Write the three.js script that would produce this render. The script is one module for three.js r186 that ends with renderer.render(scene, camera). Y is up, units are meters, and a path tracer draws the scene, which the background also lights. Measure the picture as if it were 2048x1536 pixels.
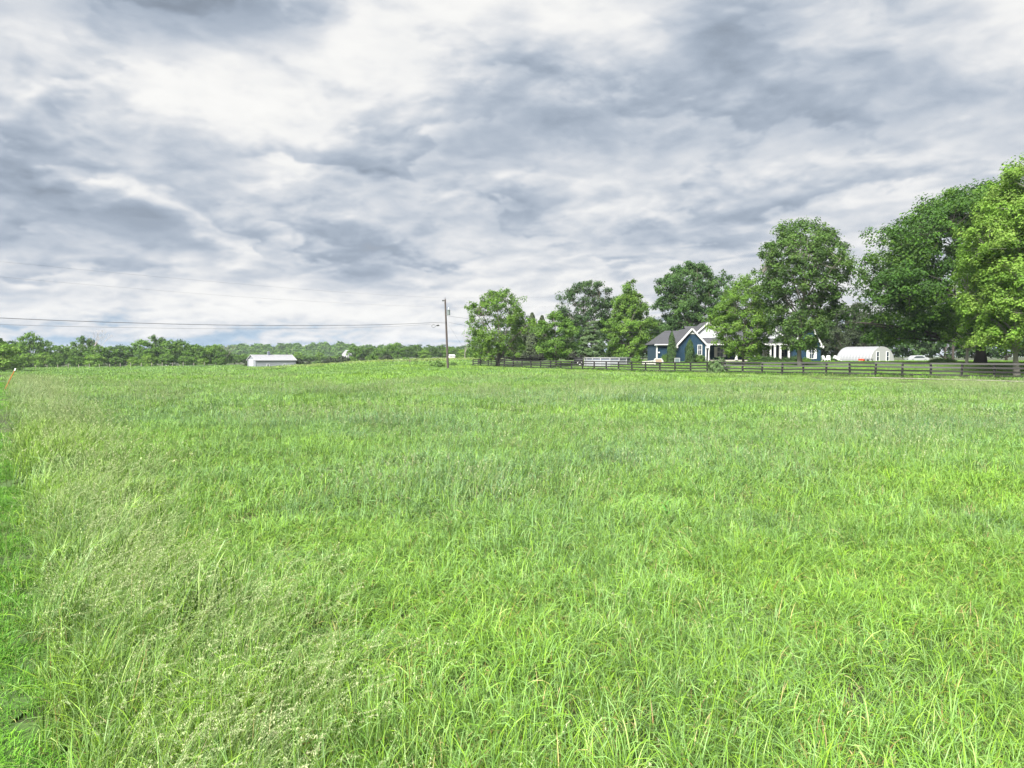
import * as THREE from 'three';
import { createNoise2D } from 'simplex-noise';
import { mergeGeometries } from 'three/addons/utils/BufferGeometryUtils.js';

// ---------------------------------------------------------------- camera, exposure, sun, sky
const scene = new THREE.Scene();
const camera = new THREE.PerspectiveCamera(58.67, 4 / 3, 0.1, 4000);
camera.position.set(0, 2.2, 0);
camera.rotation.x = -THREE.MathUtils.degToRad(2.35);
const EXPOSURE = 9.8;
const renderer = new THREE.WebGLRenderer({ antialias: true });
renderer.toneMapping = THREE.LinearToneMapping;
renderer.toneMappingExposure = EXPOSURE;
renderer.shadowMap.enabled = true;

const sun = new THREE.DirectionalLight(new THREE.Color(1, 0.975, 0.93), 1.5);   // veiled sun, behind and to the left of the viewer
sun.position.set(-75, 150, 85);
sun.target.position.set(0, 0, -40);
sun.castShadow = true;
sun.shadow.radius = 60;
sun.shadow.mapSize.set(2048, 2048);
Object.assign(sun.shadow.camera, { left: -160, right: 160, top: 160, bottom: -160, near: 1, far: 600 });
scene.add(sun, sun.target);

function rng(seed) {                       // mulberry32
  let a = seed >>> 0;
  return () => { a = (a + 0x6D2B79F5) | 0; let t = Math.imul(a ^ (a >>> 15), 1 | a); t = (t + Math.imul(t ^ (t >>> 7), 61 | t)) ^ t; return ((t ^ (t >>> 14)) >>> 0) / 4294967296; };
}
const clamp = (x, a = 0, b = 1) => x < a ? a : x > b ? b : x;
const sstep = (a, b, x) => { const t = clamp((x - a) / (b - a)); return t * t * (3 - 2 * t); };
const lerp = (a, b, t) => a + (b - a) * t;
const srgb = (v) => v <= 0.04045 ? v / 12.92 : Math.pow((v + 0.055) / 1.055, 2.4);

// Overcast sky: a sheet of cloud at one height, lighter and darker where the banks of cloud lie (azimuth and elevation in degrees).
function cloudSky(W, H) {
  const n1 = createNoise2D(rng(11)), n2 = createNoise2D(rng(12)), n3 = createNoise2D(rng(13)), n4 = createNoise2D(rng(14));
  const fbm = (n, x, y, o) => { let s = 0, a = 0.5, f = 1; for (let i = 0; i < o; i++) { s += a * n(x * f, y * f); f *= 2.07; a *= 0.55; } return s; };
  const AZ0 = -36, DAZ = 6, rowsEl = [0, 1.5, 3.5, 5.5, 8, 11, 14, 17, 20, 23, 26, 30];
  const T = [
    [205, 205, 208, 210, 212, 214, 214, 212, 210, 208, 206, 205, 205],
    [198, 194, 196, 202, 210, 214, 214, 212, 210, 208, 206, 206, 206],
    [216, 222, 234, 236, 236, 234, 232, 228, 224, 222, 222, 220, 220],
    [214, 214, 224, 230, 224, 226, 228, 218, 214, 214, 216, 216, 218],
    [184, 176, 196, 200, 158, 206, 216, 206, 200, 206, 212, 212, 214],
    [164, 196, 186, 184, 212, 194, 188, 196, 190, 194, 200, 206, 210],
    [188, 204, 204, 210, 188, 188, 196, 218, 206, 206, 216, 212, 206],
    [196, 204, 222, 234, 218, 204, 184, 172, 180, 178, 182, 178, 204],
    [222, 230, 236, 230, 230, 208, 178, 196, 178, 184, 200, 190, 236],
    [214, 174, 196, 236, 252, 214, 196, 216, 206, 164, 194, 190, 226],
    [200, 182, 168, 168, 216, 236, 226, 236, 214, 170, 190, 196, 204],
    [204, 196, 190, 190, 206, 220, 220, 222, 210, 190, 196, 200, 204]];
  const cub = (p0, p1, p2, p3, t) => p1 + 0.5 * t * (p2 - p0 + t * (2 * p0 - 5 * p1 + 4 * p2 - p3 + t * (3 * (p1 - p2) + p3 - p0)));
  const guide = (az, el) => {
    const c = clamp((az - AZ0) / DAZ, 0, 11.999); let r = 0; while (r < rowsEl.length - 2 && el > rowsEl[r + 1]) r++;
    const t = clamp((el - rowsEl[r]) / (rowsEl[r + 1] - rowsEl[r])), ci = Math.floor(c), ct = c - ci, R = (k) => T[clamp(k, 0, T.length - 1)];
    const row = (k) => { const q = R(k); return cub(q[Math.max(0, ci - 1)], q[ci], q[ci + 1], q[Math.min(12, ci + 2)], ct); };
    return cub(row(r - 1), row(r), row(r + 1), row(r + 2), t);
  };
  // banks with a lit crest: [line of the crest in azimuth/elevation, strength]
  const crests = [
    [[[-33.2, 13.0], [-29.5, 12.7], [-26.5, 12.2], [-24.0, 11.2], [-22, 9.9], [-20.2, 8.6]], 0.85],
    [[[-18.5, 10.4], [-16.4, 9.2], [-13.5, 8.6], [-10.5, 8.1], [-7.5, 7.2]], 1.0]];
  const smalls = [[-12.6, 15.3, 3.4, 1.5, -0.25, 44], [-11.6, 8.0, 4.8, 1.15, -0.14, 30], [-31, 10.6, 5.0, 1.6, -0.15, 22], [24.5, 19.0, 4.2, 2.2, 0.1, 26], [-6.5, 10.4, 1.8, 0.7, 0.2, 20], [1.5, 12.0, 3.2, 0.8, 0.05, 16], [-21.5, 25.2, 6.5, 2.6, -0.2, 26], [-5.6, 3.6, 1.6, 0.5, 0.1, 18], [18, 22.5, 3.5, 2.5, -0.4, 16]];
  const data = new Float32Array(W * H * 4);
  const nearC = (line, az, el) => {
    let best = 1e9, sd = 0;
    for (let k = 0; k < line.length - 1; k++) {
      const [x0, y0] = line[k], [x1, y1] = line[k + 1], dx = x1 - x0, dy = y1 - y0, L2 = dx * dx + dy * dy;
      const t = clamp(((az - x0) * dx + (el - y0) * dy) / L2), ex = az - x0 - t * dx, ey = el - y0 - t * dy, d2 = ex * ex + ey * ey;
      if (d2 < best) { best = d2; sd = (dx * ey - dy * ex) >= 0 ? 1 : -1; }
    }
    return sd * Math.sqrt(best);
  };
  for (let j = 0; j < H; j++) {
    const e = ((j + 0.5) / H - 0.5) * Math.PI, el = e * 180 / Math.PI;
    for (let i = 0; i < W; i++) {
      const o = (j * W + i) * 4;
      if (el < -1) { data[o] = 0.10; data[o + 1] = 0.12; data[o + 2] = 0.09; data[o + 3] = 1; continue; }
      const ph = ((i + 0.5) / W - 0.5) * 2 * Math.PI, x = Math.cos(e) * Math.cos(ph), y = Math.sin(e), z = Math.cos(e) * Math.sin(ph);
      const az = Math.atan2(x, -z) * 180 / Math.PI, q = 1 / (Math.max(y, 0) + 0.21);
      const u = x * q, v = z * q;                                      // place on the sheet of cloud
      const rr = 0.86 * u + 0.5 * v, ss = -0.5 * u + 0.86 * v;          // wind direction
      const far = Math.abs(az) > 48 || el > 36, oc = far ? 3 : 7;      // beyond the lens's reach coarser noise is enough
      const w1 = fbm(n1, rr * 0.5, ss * 0.8, far ? 2 : 4), w2 = fbm(n2, rr * 0.5 + 7, ss * 0.8, far ? 2 : 4);
      const fine = fbm(n3, rr * 1.7 + w1 * 0.22, ss * 1.8 + w2 * 0.22, oc), fineUp = fbm(n3, rr * 1.7 + w1 * 0.22 + 0.07, ss * 1.8 + w2 * 0.22 + 0.13, 4);
      const soft = sstep(0, 14, el), gaz = az + w1 * (0.9 + 1.1 * soft) + fine * 2.6, gel = el + w2 * (0.4 + 1.0 * soft) + fine * (0.5 + 0.9 * soft);
      const out = Math.max(sstep(40, 56, Math.abs(az)), sstep(30, 42, el));
      const free = 206 + 46 * fbm(n4, rr * 0.35, ss * 0.55, 3);
      let b = lerp(guide(gaz, gel), free, out);
      const puff = 0.5 - Math.abs(n4(rr * 2.6 + w1, ss * 3.4 + w2)) - 0.4 * Math.abs(n1(rr * 5.6, ss * 7.2)) - 0.2 * Math.abs(n2(rr * 12, ss * 15));
      const tuft = far ? 0 : fbm(n4, az * 0.16 + w1 * 0.5, el * 0.52 + w2 * 0.4, 5);
      const bank = fbm(n2, rr * 0.9 + fine * 0.35, ss * 1.7 + 3, 4);
      b += 22 * fine + 12 * bank * (0.6 + 0.6 * soft) + 20 * (fine - fineUp) + 15 * puff * sstep(-0.35, 0.3, bank + fine) + (26 - 12 * soft) * tuft;
      {                                                                // ragged lower cloud with paler upper edges
        const lo = fbm(n1, rr * 1.15 + 3 + w2 * 0.15, ss * 1.3 + 8 + w1 * 0.15, oc), k2 = 0.955, lu = fbm(n1, rr * 1.15 * k2 + 3 + w2 * 0.15, ss * 1.3 * k2 + 8 + w1 * 0.15, Math.min(oc, 5));
        const al = sstep(0.05, 0.23, lo + 0.0016 * (205 - b)), lit = clamp((lo - lu) * 3.2, -1, 1);
        b += al * (-14 + 23 * lit) * (0.55 + 0.45 * soft);
        b += 7 * (1 - al) * sstep(-0.35, 0.05, lo);
      }
      if (Math.abs(az) < 45 && el < 32) {
        for (const [line, k] of crests) {
          if (az < line[0][0] - 9 || az > line[line.length - 1][0] + 6) continue;
          const d = nearC(line, az + w1 * 1.2 + fine * 1.2, el + w2 * 0.6 + puff * 0.55 + fine * 0.9);
          const ends = sstep(line[0][0] - 6, line[0][0] + 2, az) * (1 - sstep(line[line.length - 1][0] - 1, line[line.length - 1][0] + 3.5, az));
          b += k * ends * (-22 * Math.exp(-Math.max(d, 0) / 1.4) * sstep(-0.3, 0.35, d) + 36 * Math.exp(Math.min(d, 0) / 0.9) * sstep(0.30, -0.35, d) - 24 * sstep(-0.8, -2.2, d) * (1 - sstep(-2.6, -4.5, d)));
        }
        for (const [a0, e0, ra, re, tilt, k] of smalls) {
          const ax = az - a0 + w1 * 1.6 + fine * 2.2, ey = el - e0 + w2 * 1.2 + fine * 1.2, cx = ax * Math.cos(tilt) + ey * Math.sin(tilt), cy = -ax * Math.sin(tilt) + ey * Math.cos(tilt);
          const d = Math.hypot(cx / ra, cy / re); if (d < 1.6) b -= k * sstep(1.25, 0.55, d) * (0.8 + 0.9 * fine - 0.25 * cy / re);
        }
      }
      b = 220 + (b - 208) * 0.86;
      if (b < 190) b = 190 - (190 - b) * 0.72;
      if (b > 236) b = 236 + 16 * (1 - Math.exp(-(b - 236) / 16));
      const L = srgb(b / 255), dark = sstep(252, 165, b), low = sstep(5, 0.6, el) * sstep(228, 195, b + 8 * fine);
      const warm = sstep(232, 252, b);
      let r = L * (1 - 0.165 * dark + 0.008 * warm), g = L * (1 - 0.015 * dark + 0.004 * warm), bl = L * (1 + 0.20 * dark - 0.015 * warm);
      r *= 1 - 0.20 * low; g *= 1 - 0.03 * low; bl *= 1 + 0.08 * low;
      const k = 1.0 / EXPOSURE;
      data[o] = r * k; data[o + 1] = g * k; data[o + 2] = bl * k; data[o + 3] = 1;
    }
  }
  const t = new THREE.DataTexture(data, W, H, THREE.RGBAFormat, THREE.FloatType);
  t.mapping = THREE.EquirectangularReflectionMapping; t.magFilter = t.minFilter = THREE.LinearFilter; t.wrapS = THREE.RepeatWrapping; t.needsUpdate = true;
  return t;
}
const sky = cloudSky(4096, 2048);
scene.background = sky;
scene.environment = sky;
scene.fog = new THREE.FogExp2(new THREE.Color(0.72, 0.82, 0.95), 0.00013);

// ---------------------------------------------------------------- helpers
const C = (r, g, b) => new THREE.Color(r, g, b);                       // linear
const taken = {};
const numbered = (n) => { const k = taken[n] = (taken[n] ?? -1) + 1; return k ? n + '_' + String(k).padStart(3, '0') : n; };
const shadowed = (o) => { o.castShadow = o.receiveShadow = true; return o; };
function tag(o, label, category, group, kind) { o.userData.label = label; if (category) o.userData.category = category; if (group) o.userData.group = group; if (kind) o.userData.kind = kind; return o; }
function thing(name, label, category, x, z, turn = 0, group, y) {
  const g = new THREE.Group(); g.name = numbered(name); g.position.set(x, y ?? ground(x, z), z); g.rotation.y = turn; scene.add(g);
  return tag(g, label, category, group);
}
class MB {                                                             // collects faces; build() makes one named mesh of them
  constructor() { this.p = []; this.c = []; this.i = []; this.col = [1, 1, 1]; }
  color(r, g, b) { this.col = [r, g, b]; return this; }
  v(x, y, z) { this.p.push(x, y, z); this.c.push(...this.col); return this.p.length / 3 - 1; }
  quad(a, b, c, d) { const k = this.v(...a); this.v(...b); this.v(...c); this.v(...d); this.i.push(k, k + 1, k + 2, k, k + 2, k + 3); return this; }
  tri(a, b, c) { const k = this.v(...a); this.v(...b); this.v(...c); this.i.push(k, k + 1, k + 2); return this; }
  box(cx, cy, cz, w, h, d, m) {
    const X = w / 2, Y = h / 2, Z = d / 2, P = (x, y, z) => { if (!m) return [cx + x, cy + y, cz + z]; const q = new THREE.Vector3(x, y, z).applyMatrix4(m); return [cx + q.x, cy + q.y, cz + q.z]; };
    const a = P(-X, -Y, -Z), b = P(X, -Y, -Z), c = P(X, Y, -Z), e = P(-X, Y, -Z), f = P(-X, -Y, Z), g = P(X, -Y, Z), h2 = P(X, Y, Z), k = P(-X, Y, Z);
    return this.quad(f, g, h2, k).quad(b, a, e, c).quad(a, f, k, e).quad(g, b, c, h2).quad(k, h2, c, e).quad(a, b, g, f);
  }
  bar(a, b, w, h) {                                                    // a squared bar from a to b
    const A = new THREE.Vector3(...a), B = new THREE.Vector3(...b), d = B.clone().sub(A), L = d.length(), m = new THREE.Matrix4().makeRotationFromQuaternion(new THREE.Quaternion().setFromUnitVectors(new THREE.Vector3(1, 0, 0), d.normalize()));
    const q = A.add(B).multiplyScalar(0.5); return this.box(q.x, q.y, q.z, L, h, w, m);
  }
  tube(pts, rad, sides = 6, cap = true) {
    let ring0 = -1; const n = pts.length, T = new THREE.Vector3(), U = new THREE.Vector3(), V = new THREE.Vector3();
    for (let k = 0; k < n; k++) {
      const a = pts[Math.max(0, k - 1)], b = pts[Math.min(n - 1, k + 1)]; T.set(b[0] - a[0], b[1] - a[1], b[2] - a[2]).normalize();
      U.set(0.31, 0.1, 0.94); if (Math.abs(U.dot(T)) > 0.9) U.set(0.95, 0.1, 0.3); U.addScaledVector(T, -U.dot(T)).normalize(); V.crossVectors(T, U);
      const r = typeof rad === 'number' ? rad : rad[k], start = this.p.length / 3;
      for (let s = 0; s < sides; s++) { const t = s / sides * 2 * Math.PI, cs = Math.cos(t) * r, sn = Math.sin(t) * r; this.v(pts[k][0] + U.x * cs + V.x * sn, pts[k][1] + U.y * cs + V.y * sn, pts[k][2] + U.z * cs + V.z * sn); }
      if (ring0 >= 0) for (let s = 0; s < sides; s++) { const s2 = (s + 1) % sides; this.i.push(ring0 + s, start + s2, start + s, ring0 + s, ring0 + s2, start + s2); }
      else if (cap) for (let s = 1; s < sides - 1; s++) this.i.push(start, start + s + 1, start + s);
      ring0 = start;
    }
    if (cap) for (let s = 1; s < sides - 1; s++) this.i.push(ring0, ring0 + s, ring0 + s + 1);
    return this;
  }
  geo(smooth) {
    const g = new THREE.BufferGeometry(); g.setAttribute('position', new THREE.Float32BufferAttribute(this.p, 3)); g.setAttribute('color', new THREE.Float32BufferAttribute(this.c, 3));
    g.setIndex(this.i); if (smooth) g.computeVertexNormals(); return g;
  }
  build(name, m, parent, smooth) { const o = shadowed(new THREE.Mesh(this.geo(smooth), m)); o.name = parent === scene ? numbered(name) : name; parent.add(o); return o; }
}
function noiseTex(n, seed, lo, hi, sc, oct = 4) {                      // grey mottling, tiles
  const N = createNoise2D(rng(seed)), d = new Uint8Array(n * n * 4);
  for (let y = 0; y < n; y++) for (let x = 0; x < n; x++) {
    let s = 0, a = 0.5, f = sc; for (let o = 0; o < oct; o++) { const bx = x / n, by = y / n, q = (u, v) => N(u * f, v * f + o * 17); s += a * (q(bx, by) * (1 - bx) * (1 - by) + q(bx - 1, by) * bx * (1 - by) + q(bx, by - 1) * (1 - bx) * by + q(bx - 1, by - 1) * bx * by); f *= 2.1; a *= 0.55; }
    const v = clamp(lerp(lo, hi, 0.5 + 0.6 * s), 0, 1) * 255, o = (y * n + x) * 4; d[o] = d[o + 1] = d[o + 2] = v; d[o + 3] = 255;
  }
  const t = new THREE.DataTexture(d, n, n); t.wrapS = t.wrapT = THREE.RepeatWrapping; t.magFilter = THREE.LinearFilter; t.colorSpace = THREE.SRGBColorSpace; t.needsUpdate = true; return t;
}
const X = (px, D) => (px - 1024) / 1366 * D;                           // metres to the side at a distance, from survey bearings
const std = (r, g, b, rough = 0.8, more = {}) => new THREE.MeshStandardMaterial({ color: C(r, g, b), roughness: rough, vertexColors: true, side: THREE.DoubleSide, ...more });
const M = {
  leaf: new THREE.MeshPhysicalMaterial({ vertexColors: true, roughness: 0.95, transmission: 0.44, thickness: 0, side: THREE.DoubleSide, specularIntensity: 0.35, clearcoat: 0.08, clearcoatRoughness: 0.5 }),
  blade: new THREE.MeshPhysicalMaterial({ vertexColors: true, roughness: 0.95, transmission: 0.14, thickness: 0, side: THREE.DoubleSide, specularIntensity: 0.4, clearcoat: 0.28, clearcoatRoughness: 0.36 }),
  needle: std(1, 1, 1, 0.85), bark: std(1, 1, 1, 0.95), wood: std(1, 1, 1, 0.9), paint: std(1, 1, 1, 0.55), metal: std(1, 1, 1, 0.45, { metalness: 0.3 }), rubber: std(0.02, 0.02, 0.022, 0.7),
  cable: std(0.035, 0.035, 0.04, 0.6), glass: new THREE.MeshPhysicalMaterial({ color: C(0.03, 0.04, 0.05), roughness: 0.06, metalness: 0, specularIntensity: 1 }),
};

// ---------------------------------------------------------------- terrain
const gN = createNoise2D(rng(5));
const farH = [[-500, -3.5], [-150, -2.0], [-70, -1.15], [-54, -0.3], [-36, 0.7], [-20, 1.05], [0, 1.2], [40, 1.3], [600, 1.3]];
function interp(t, x) { for (let k = 0; k < t.length - 1; k++) if (x <= t[k + 1][0]) { const u = clamp((x - t[k][0]) / (t[k + 1][0] - t[k][0])); return lerp(t[k][1], t[k + 1][1], u); } return t[t.length - 1][1]; }
const fenceSide = (x, z) => (x + 6.96) * 0.811 + (-z - 122.15) * 0.585;   // metres behind the board fence
function ground(x, z) {
  const D = -z;
  let h = 0.1 * sstep(5, 50, D) + 0.05 * gN(x * 0.06, z * 0.06);
  const fh = interp(farH, D > 10 ? x / D * 200 : x * 20); h = lerp(h, fh, fh < 0.1 ? sstep(50, 165, D) : sstep(102, 185, D));
  h = lerp(h, 0.22, sstep(20, 36, x) * sstep(30, 55, D));
  const s = fenceSide(x, z), bank = sstep(1, 19, s) * sstep(-18, -4, x) * (1 - 0.45 * sstep(125, 150, D) * sstep(60, 85, x));
  h = lerp(h, 1.30 + 0.03 * gN(x * 0.05, z * 0.05), bank);
  return h;
}
const mowEdge = (x, z) => (x + 2.55 + 0.733 * (-z - 3.8)) * 0.798 + 0.12 * gN(x * 0.5, z * 0.5 + 40);   // metres into the meadow from the mown strip
function sheet(name, xs, zs, lift, mat, keep) {
  const nx = xs.length, nz = zs.length, p = new Float32Array(nx * nz * 3), uv = new Float32Array(nx * nz * 2), idx = [];
  for (let j = 0; j < nz; j++) for (let i = 0; i < nx; i++) { const o = j * nx + i; p[o * 3] = xs[i]; p[o * 3 + 1] = ground(xs[i], zs[j]) + lift; p[o * 3 + 2] = zs[j]; uv[o * 2] = xs[i]; uv[o * 2 + 1] = -zs[j]; }
  for (let j = 0; j < nz - 1; j++) for (let i = 0; i < nx - 1; i++) { const a = j * nx + i; if (keep && !keep((xs[i] + xs[i + 1]) / 2, (zs[j] + zs[j + 1]) / 2)) continue; idx.push(a, a + nx, a + 1, a + 1, a + nx, a + nx + 1); }
  const g = new THREE.BufferGeometry(); g.setAttribute('position', new THREE.BufferAttribute(p, 3)); g.setAttribute('uv', new THREE.BufferAttribute(uv, 2)); g.setIndex(idx); g.computeVertexNormals();
  const o = shadowed(new THREE.Mesh(g, mat)); o.name = name; o.userData.kind = 'structure'; scene.add(o); return o;
}
{
  const sp = (n, a, b, k) => Array.from({ length: n + 1 }, (_, i) => { const t = i / n * 2 - 1; return lerp(a, b, 0.5 + 0.5 * Math.sinh(k * t) / Math.sinh(k)); });
  const xs = sp(240, -1500, 1500, 6), zs = sp(300, -1700, 1300, 6).map((z) => z - 30);
  const tex = noiseTex(512, 21, 0.75, 1.0, 9, 5); tex.repeat.set(1 / 9, 1 / 9);
  tag(sheet('field', xs, zs, 0, new THREE.MeshStandardMaterial({ color: C(0.05, 0.065, 0.02), roughness: 1, map: tex })), 'wide green meadow running from the mown strip to the far trees');
}

// ---------------------------------------------------------------- trees
const leafCols = {
  maple: [[0.032, 0.092, 0.007], [0.055, 0.135, 0.010], [0.092, 0.185, 0.016]], birch: [[0.125, 0.25, 0.022], [0.165, 0.295, 0.032], [0.215, 0.33, 0.055]], mid: [[0.05, 0.115, 0.013], [0.076, 0.155, 0.017], [0.108, 0.195, 0.025]],
  light: [[0.075, 0.165, 0.016], [0.105, 0.21, 0.022], [0.14, 0.25, 0.034]], dull: [[0.035, 0.055, 0.02], [0.045, 0.065, 0.025], [0.05, 0.075, 0.025]], dark: [[0.03, 0.075, 0.014], [0.042, 0.095, 0.018], [0.06, 0.115, 0.024]],
  forest: [[0.034, 0.092, 0.015], [0.053, 0.125, 0.019], [0.085, 0.165, 0.03]], olive: [[0.048, 0.108, 0.015], [0.07, 0.145, 0.02], [0.105, 0.185, 0.032]], sunny: [[0.08, 0.17, 0.015], [0.112, 0.215, 0.02], [0.152, 0.255, 0.034]],
  pale: [[0.10, 0.17, 0.06], [0.14, 0.21, 0.085], [0.08, 0.15, 0.04]],
};
function leafFace(mb, x, y, z, nx, ny, nz, size, R) {                  // a small pointed leaf spray: four corners, slightly folded
  const a = R() * 6.283; let ux = Math.cos(a), uy = Math.sin(a), uz = R() - 0.5; const d = ux * nx + uy * ny + uz * nz; ux -= d * nx; uy -= d * ny; uz -= d * nz; const L = Math.hypot(ux, uy, uz) || 1; ux /= L; uy /= L; uz /= L;
  const vx = ny * uz - nz * uy, vy = nz * ux - nx * uz, vz = nx * uy - ny * ux, s = size * (0.65 + 0.7 * R()), w = s * (0.45 + 0.3 * R()), f = s * 0.18;
  mb.quad([x - ux * s * 0.55, y - uy * s * 0.55, z - uz * s * 0.55], [x + vx * w * 0.6 + nx * f, y + vy * w * 0.6 + ny * f, z + vz * w * 0.6 + nz * f], [x + ux * s * 0.6, y + uy * s * 0.6, z + uz * s * 0.6], [x - vx * w * 0.6 + nx * f, y - vy * w * 0.6 + ny * f, z - vz * w * 0.6 + nz * f]);
}
// profile(t) gives the crown's half-width (0..1) at t = 0 (crown base) .. 1 (top)
function treeGeo(o) {
  const R = rng(o.seed), N = createNoise2D(rng(o.seed + 999)), { H, base, r } = o, ch = H - base, prof = o.profile || ((t) => Math.sqrt(Math.max(0, 1 - Math.pow(Math.abs(t - 0.42) / 0.6, 2.2))));
  const env = (t, a) => r * prof(t) * (1 + (o.ragged ?? 0.22) * N(Math.cos(a) * 1.1 + t * 2.2, Math.sin(a) * 1.1 + t * 1.3) + 0.12 * N(Math.cos(a) * 3 + 9, Math.sin(a) * 3 + t * 5));
  const clumps = [], minD = (o.gap ?? 0.75) * o.clump;
  for (let tries = 0; clumps.length < o.clumps && tries < o.clumps * 25; tries++) {
    const t = Math.pow(R(), 0.85), a = R() * 6.283, e = Math.max(0, env(t, a)), rad = e * Math.pow(lerp(o.inner ?? 0.25, 1, R()), 0.6), p = [Math.cos(a) * rad + (o.lean || 0) * t * ch, base + t * ch, Math.sin(a) * rad];
    if (o.side && p[0] * o.side < -0.2 * r) { if (R() < 0.7) continue; }
    if (clumps.some((c) => (c[0] - p[0]) ** 2 + (c[1] - p[1]) ** 2 + (c[2] - p[2]) ** 2 < minD * minD)) continue;
    clumps.push([...p, 0.7 + 0.6 * R(), t]);
  }
  // wood
  const trunk = new MB(), limb = new MB(), bc = o.bark || [0.10, 0.085, 0.07]; trunk.color(...bc); limb.color(...bc);
  const topY = base + ch * (o.leader ?? 0.8), tp = [], tr = [], wob = H * 0.012;
  for (let k = 0; k <= 12; k++) { const f = k / 12, y = f * topY; tp.push([(o.lean || 0) * Math.max(0, y - base) * 0.8 + wob * Math.sin(f * 5 + o.seed) * (f > 0 ? 1 : 0), y - (k ? 0 : 0.25), wob * Math.cos(f * 4 + o.seed * 2) - wob * Math.cos(o.seed * 2) * (1 - f)]); tr.push(o.trunk * ((k ? 1 : 1.45) * (1 - 0.85 * Math.pow(f, 0.8)) + 0.02)); }
  trunk.tube(tp, tr, 9);
  const onTrunk = (y) => { const f = clamp(y / topY) * 12, k = Math.min(11, Math.floor(f)), u = f - k; return [0, 1, 2].map((q) => lerp(tp[k][q], tp[k + 1][q], u)); };
  const nodes = [];
  const limbs = [...clumps].sort((a, b) => Math.hypot(b[0], b[2]) - Math.hypot(a[0], a[2])).filter((_, k) => k % Math.max(1, Math.floor(clumps.length * 0.8 / (o.limbs ?? 14))) === 0).slice(0, o.limbs ?? 14);
  for (const c of limbs) {
    const hd = Math.hypot(c[0], c[2]), y0 = clamp(c[1] - hd * (o.rise ?? 0.8) - 0.3, Math.max(0.5, base * 0.75), topY * 0.96), s = onTrunk(y0), m = [lerp(s[0], c[0], 0.45), lerp(s[1], c[1], 0.62), lerp(s[2], c[2], 0.45)], pts = [], rad = [], R0 = o.trunk * (0.22 + 0.4 * (1 - y0 / topY)) * 0.8;
    for (let k = 0; k <= 6; k++) { const t = k / 6; pts.push([0, 1, 2].map((q) => (1 - t) * (1 - t) * s[q] + 2 * t * (1 - t) * m[q] + t * t * c[q] + (k && k < 6 ? (R() - 0.5) * hd * 0.04 : 0))); rad.push(R0 * (1 - 0.82 * t) + 0.012); nodes.push([...pts[k], rad[k]]); }
    limb.tube(pts, rad, 5, false);
  }
  for (const c of clumps) {
    let b = null, bd = 1e9; for (const n of nodes) { const d = (n[0] - c[0]) ** 2 + (n[1] - c[1]) ** 2 * 1.2 + (n[2] - c[2]) ** 2 + (n[1] > c[1] ? 4 : 0); if (d < bd) { bd = d; b = n; } }
    if (b && bd > 0.05) limb.tube([b, [lerp(b[0], c[0], 0.5), lerp(b[1], c[1], 0.42), lerp(b[2], c[2], 0.5)], c], [Math.min(b[3], 0.055 + 0.004 * H * 0.5), 0.03, 0.012], 4, false);
  }
  // leaves
  const crown = new MB(), cols = leafCols[o.cols];
  for (const c of clumps) {
    const tint = 0.82 + 0.36 * R(), pick = R(), n = Math.round(o.leaves * (0.7 + 0.6 * R())), cr = o.clump * c[3], fl = o.flat ?? 0.82;
    const od = Math.hypot(c[0], c[2]) || 1, ox = c[0] / od, oz = c[2] / od, sub = 3 + Math.floor(R() * 3), cores = [];
    for (let k = 0; k < sub; k++) cores.push([(R() - 0.5) * 1.5 * cr, (R() - 0.5) * 1.1 * cr * fl, (R() - 0.5) * 1.5 * cr]);
    for (let k = 0; k < n; k++) {
      const q = cores[Math.floor(R() * sub)], t = R() * 6.283, cz = R() * 2 - 1, sr = Math.sqrt(1 - cz * cz), rad = cr * 0.62 * Math.pow(R(), 0.45), dx = Math.cos(t) * sr, dz = Math.sin(t) * sr;
      const x = c[0] + q[0] + dx * rad, y = c[1] + q[1] + cz * rad * fl - (o.droop || 0) * rad * Math.abs(dx), z = c[2] + q[2] + dz * rad;
      if (y < (o.skirt ?? 0.8)) continue;
      let nx = dx * 0.5 + ox * 0.25 + (R() - 0.5) * 1.1, ny = cz * 0.4 + 0.55 + (R() - 0.5) * 0.9, nz = dz * 0.5 + oz * 0.25 + (R() - 0.5) * 1.1; const L = Math.hypot(nx, ny, nz) || 1;
      const w = pick * 0.75 + R() * 0.5, A = cols[w < 0.42 ? 0 : w < 0.85 ? 1 : 2], j = tint * (0.85 + 0.3 * R());
      crown.color(A[0] * j, A[1] * j, A[2] * j); leafFace(crown, x, y, z, nx / L, ny / L, nz / L, o.leaf, R);
    }
  }
  return { trunk: trunk.geo(true), limb: limb.geo(false), crown: crown.geo(false) };
}
function plant(name, label, category, geo, x, z, turn, scale, group, needle) {
  const t = thing(name, label, category, x, z, turn, group); t.scale.set(...(Array.isArray(scale) ? scale : [scale, scale, scale]));
  const add = (n, g, m) => { const o = shadowed(new THREE.Mesh(g, m)); o.name = n; t.add(o); };
  if (geo.trunk) add('trunk', geo.trunk, M.bark); if (geo.limb && geo.limb.index.count) add('branches', geo.limb, M.bark); add(geo.trunk ? 'crown' : 'foliage', geo.crown, needle ? M.needle : M.leaf);
  return t;
}
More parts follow.
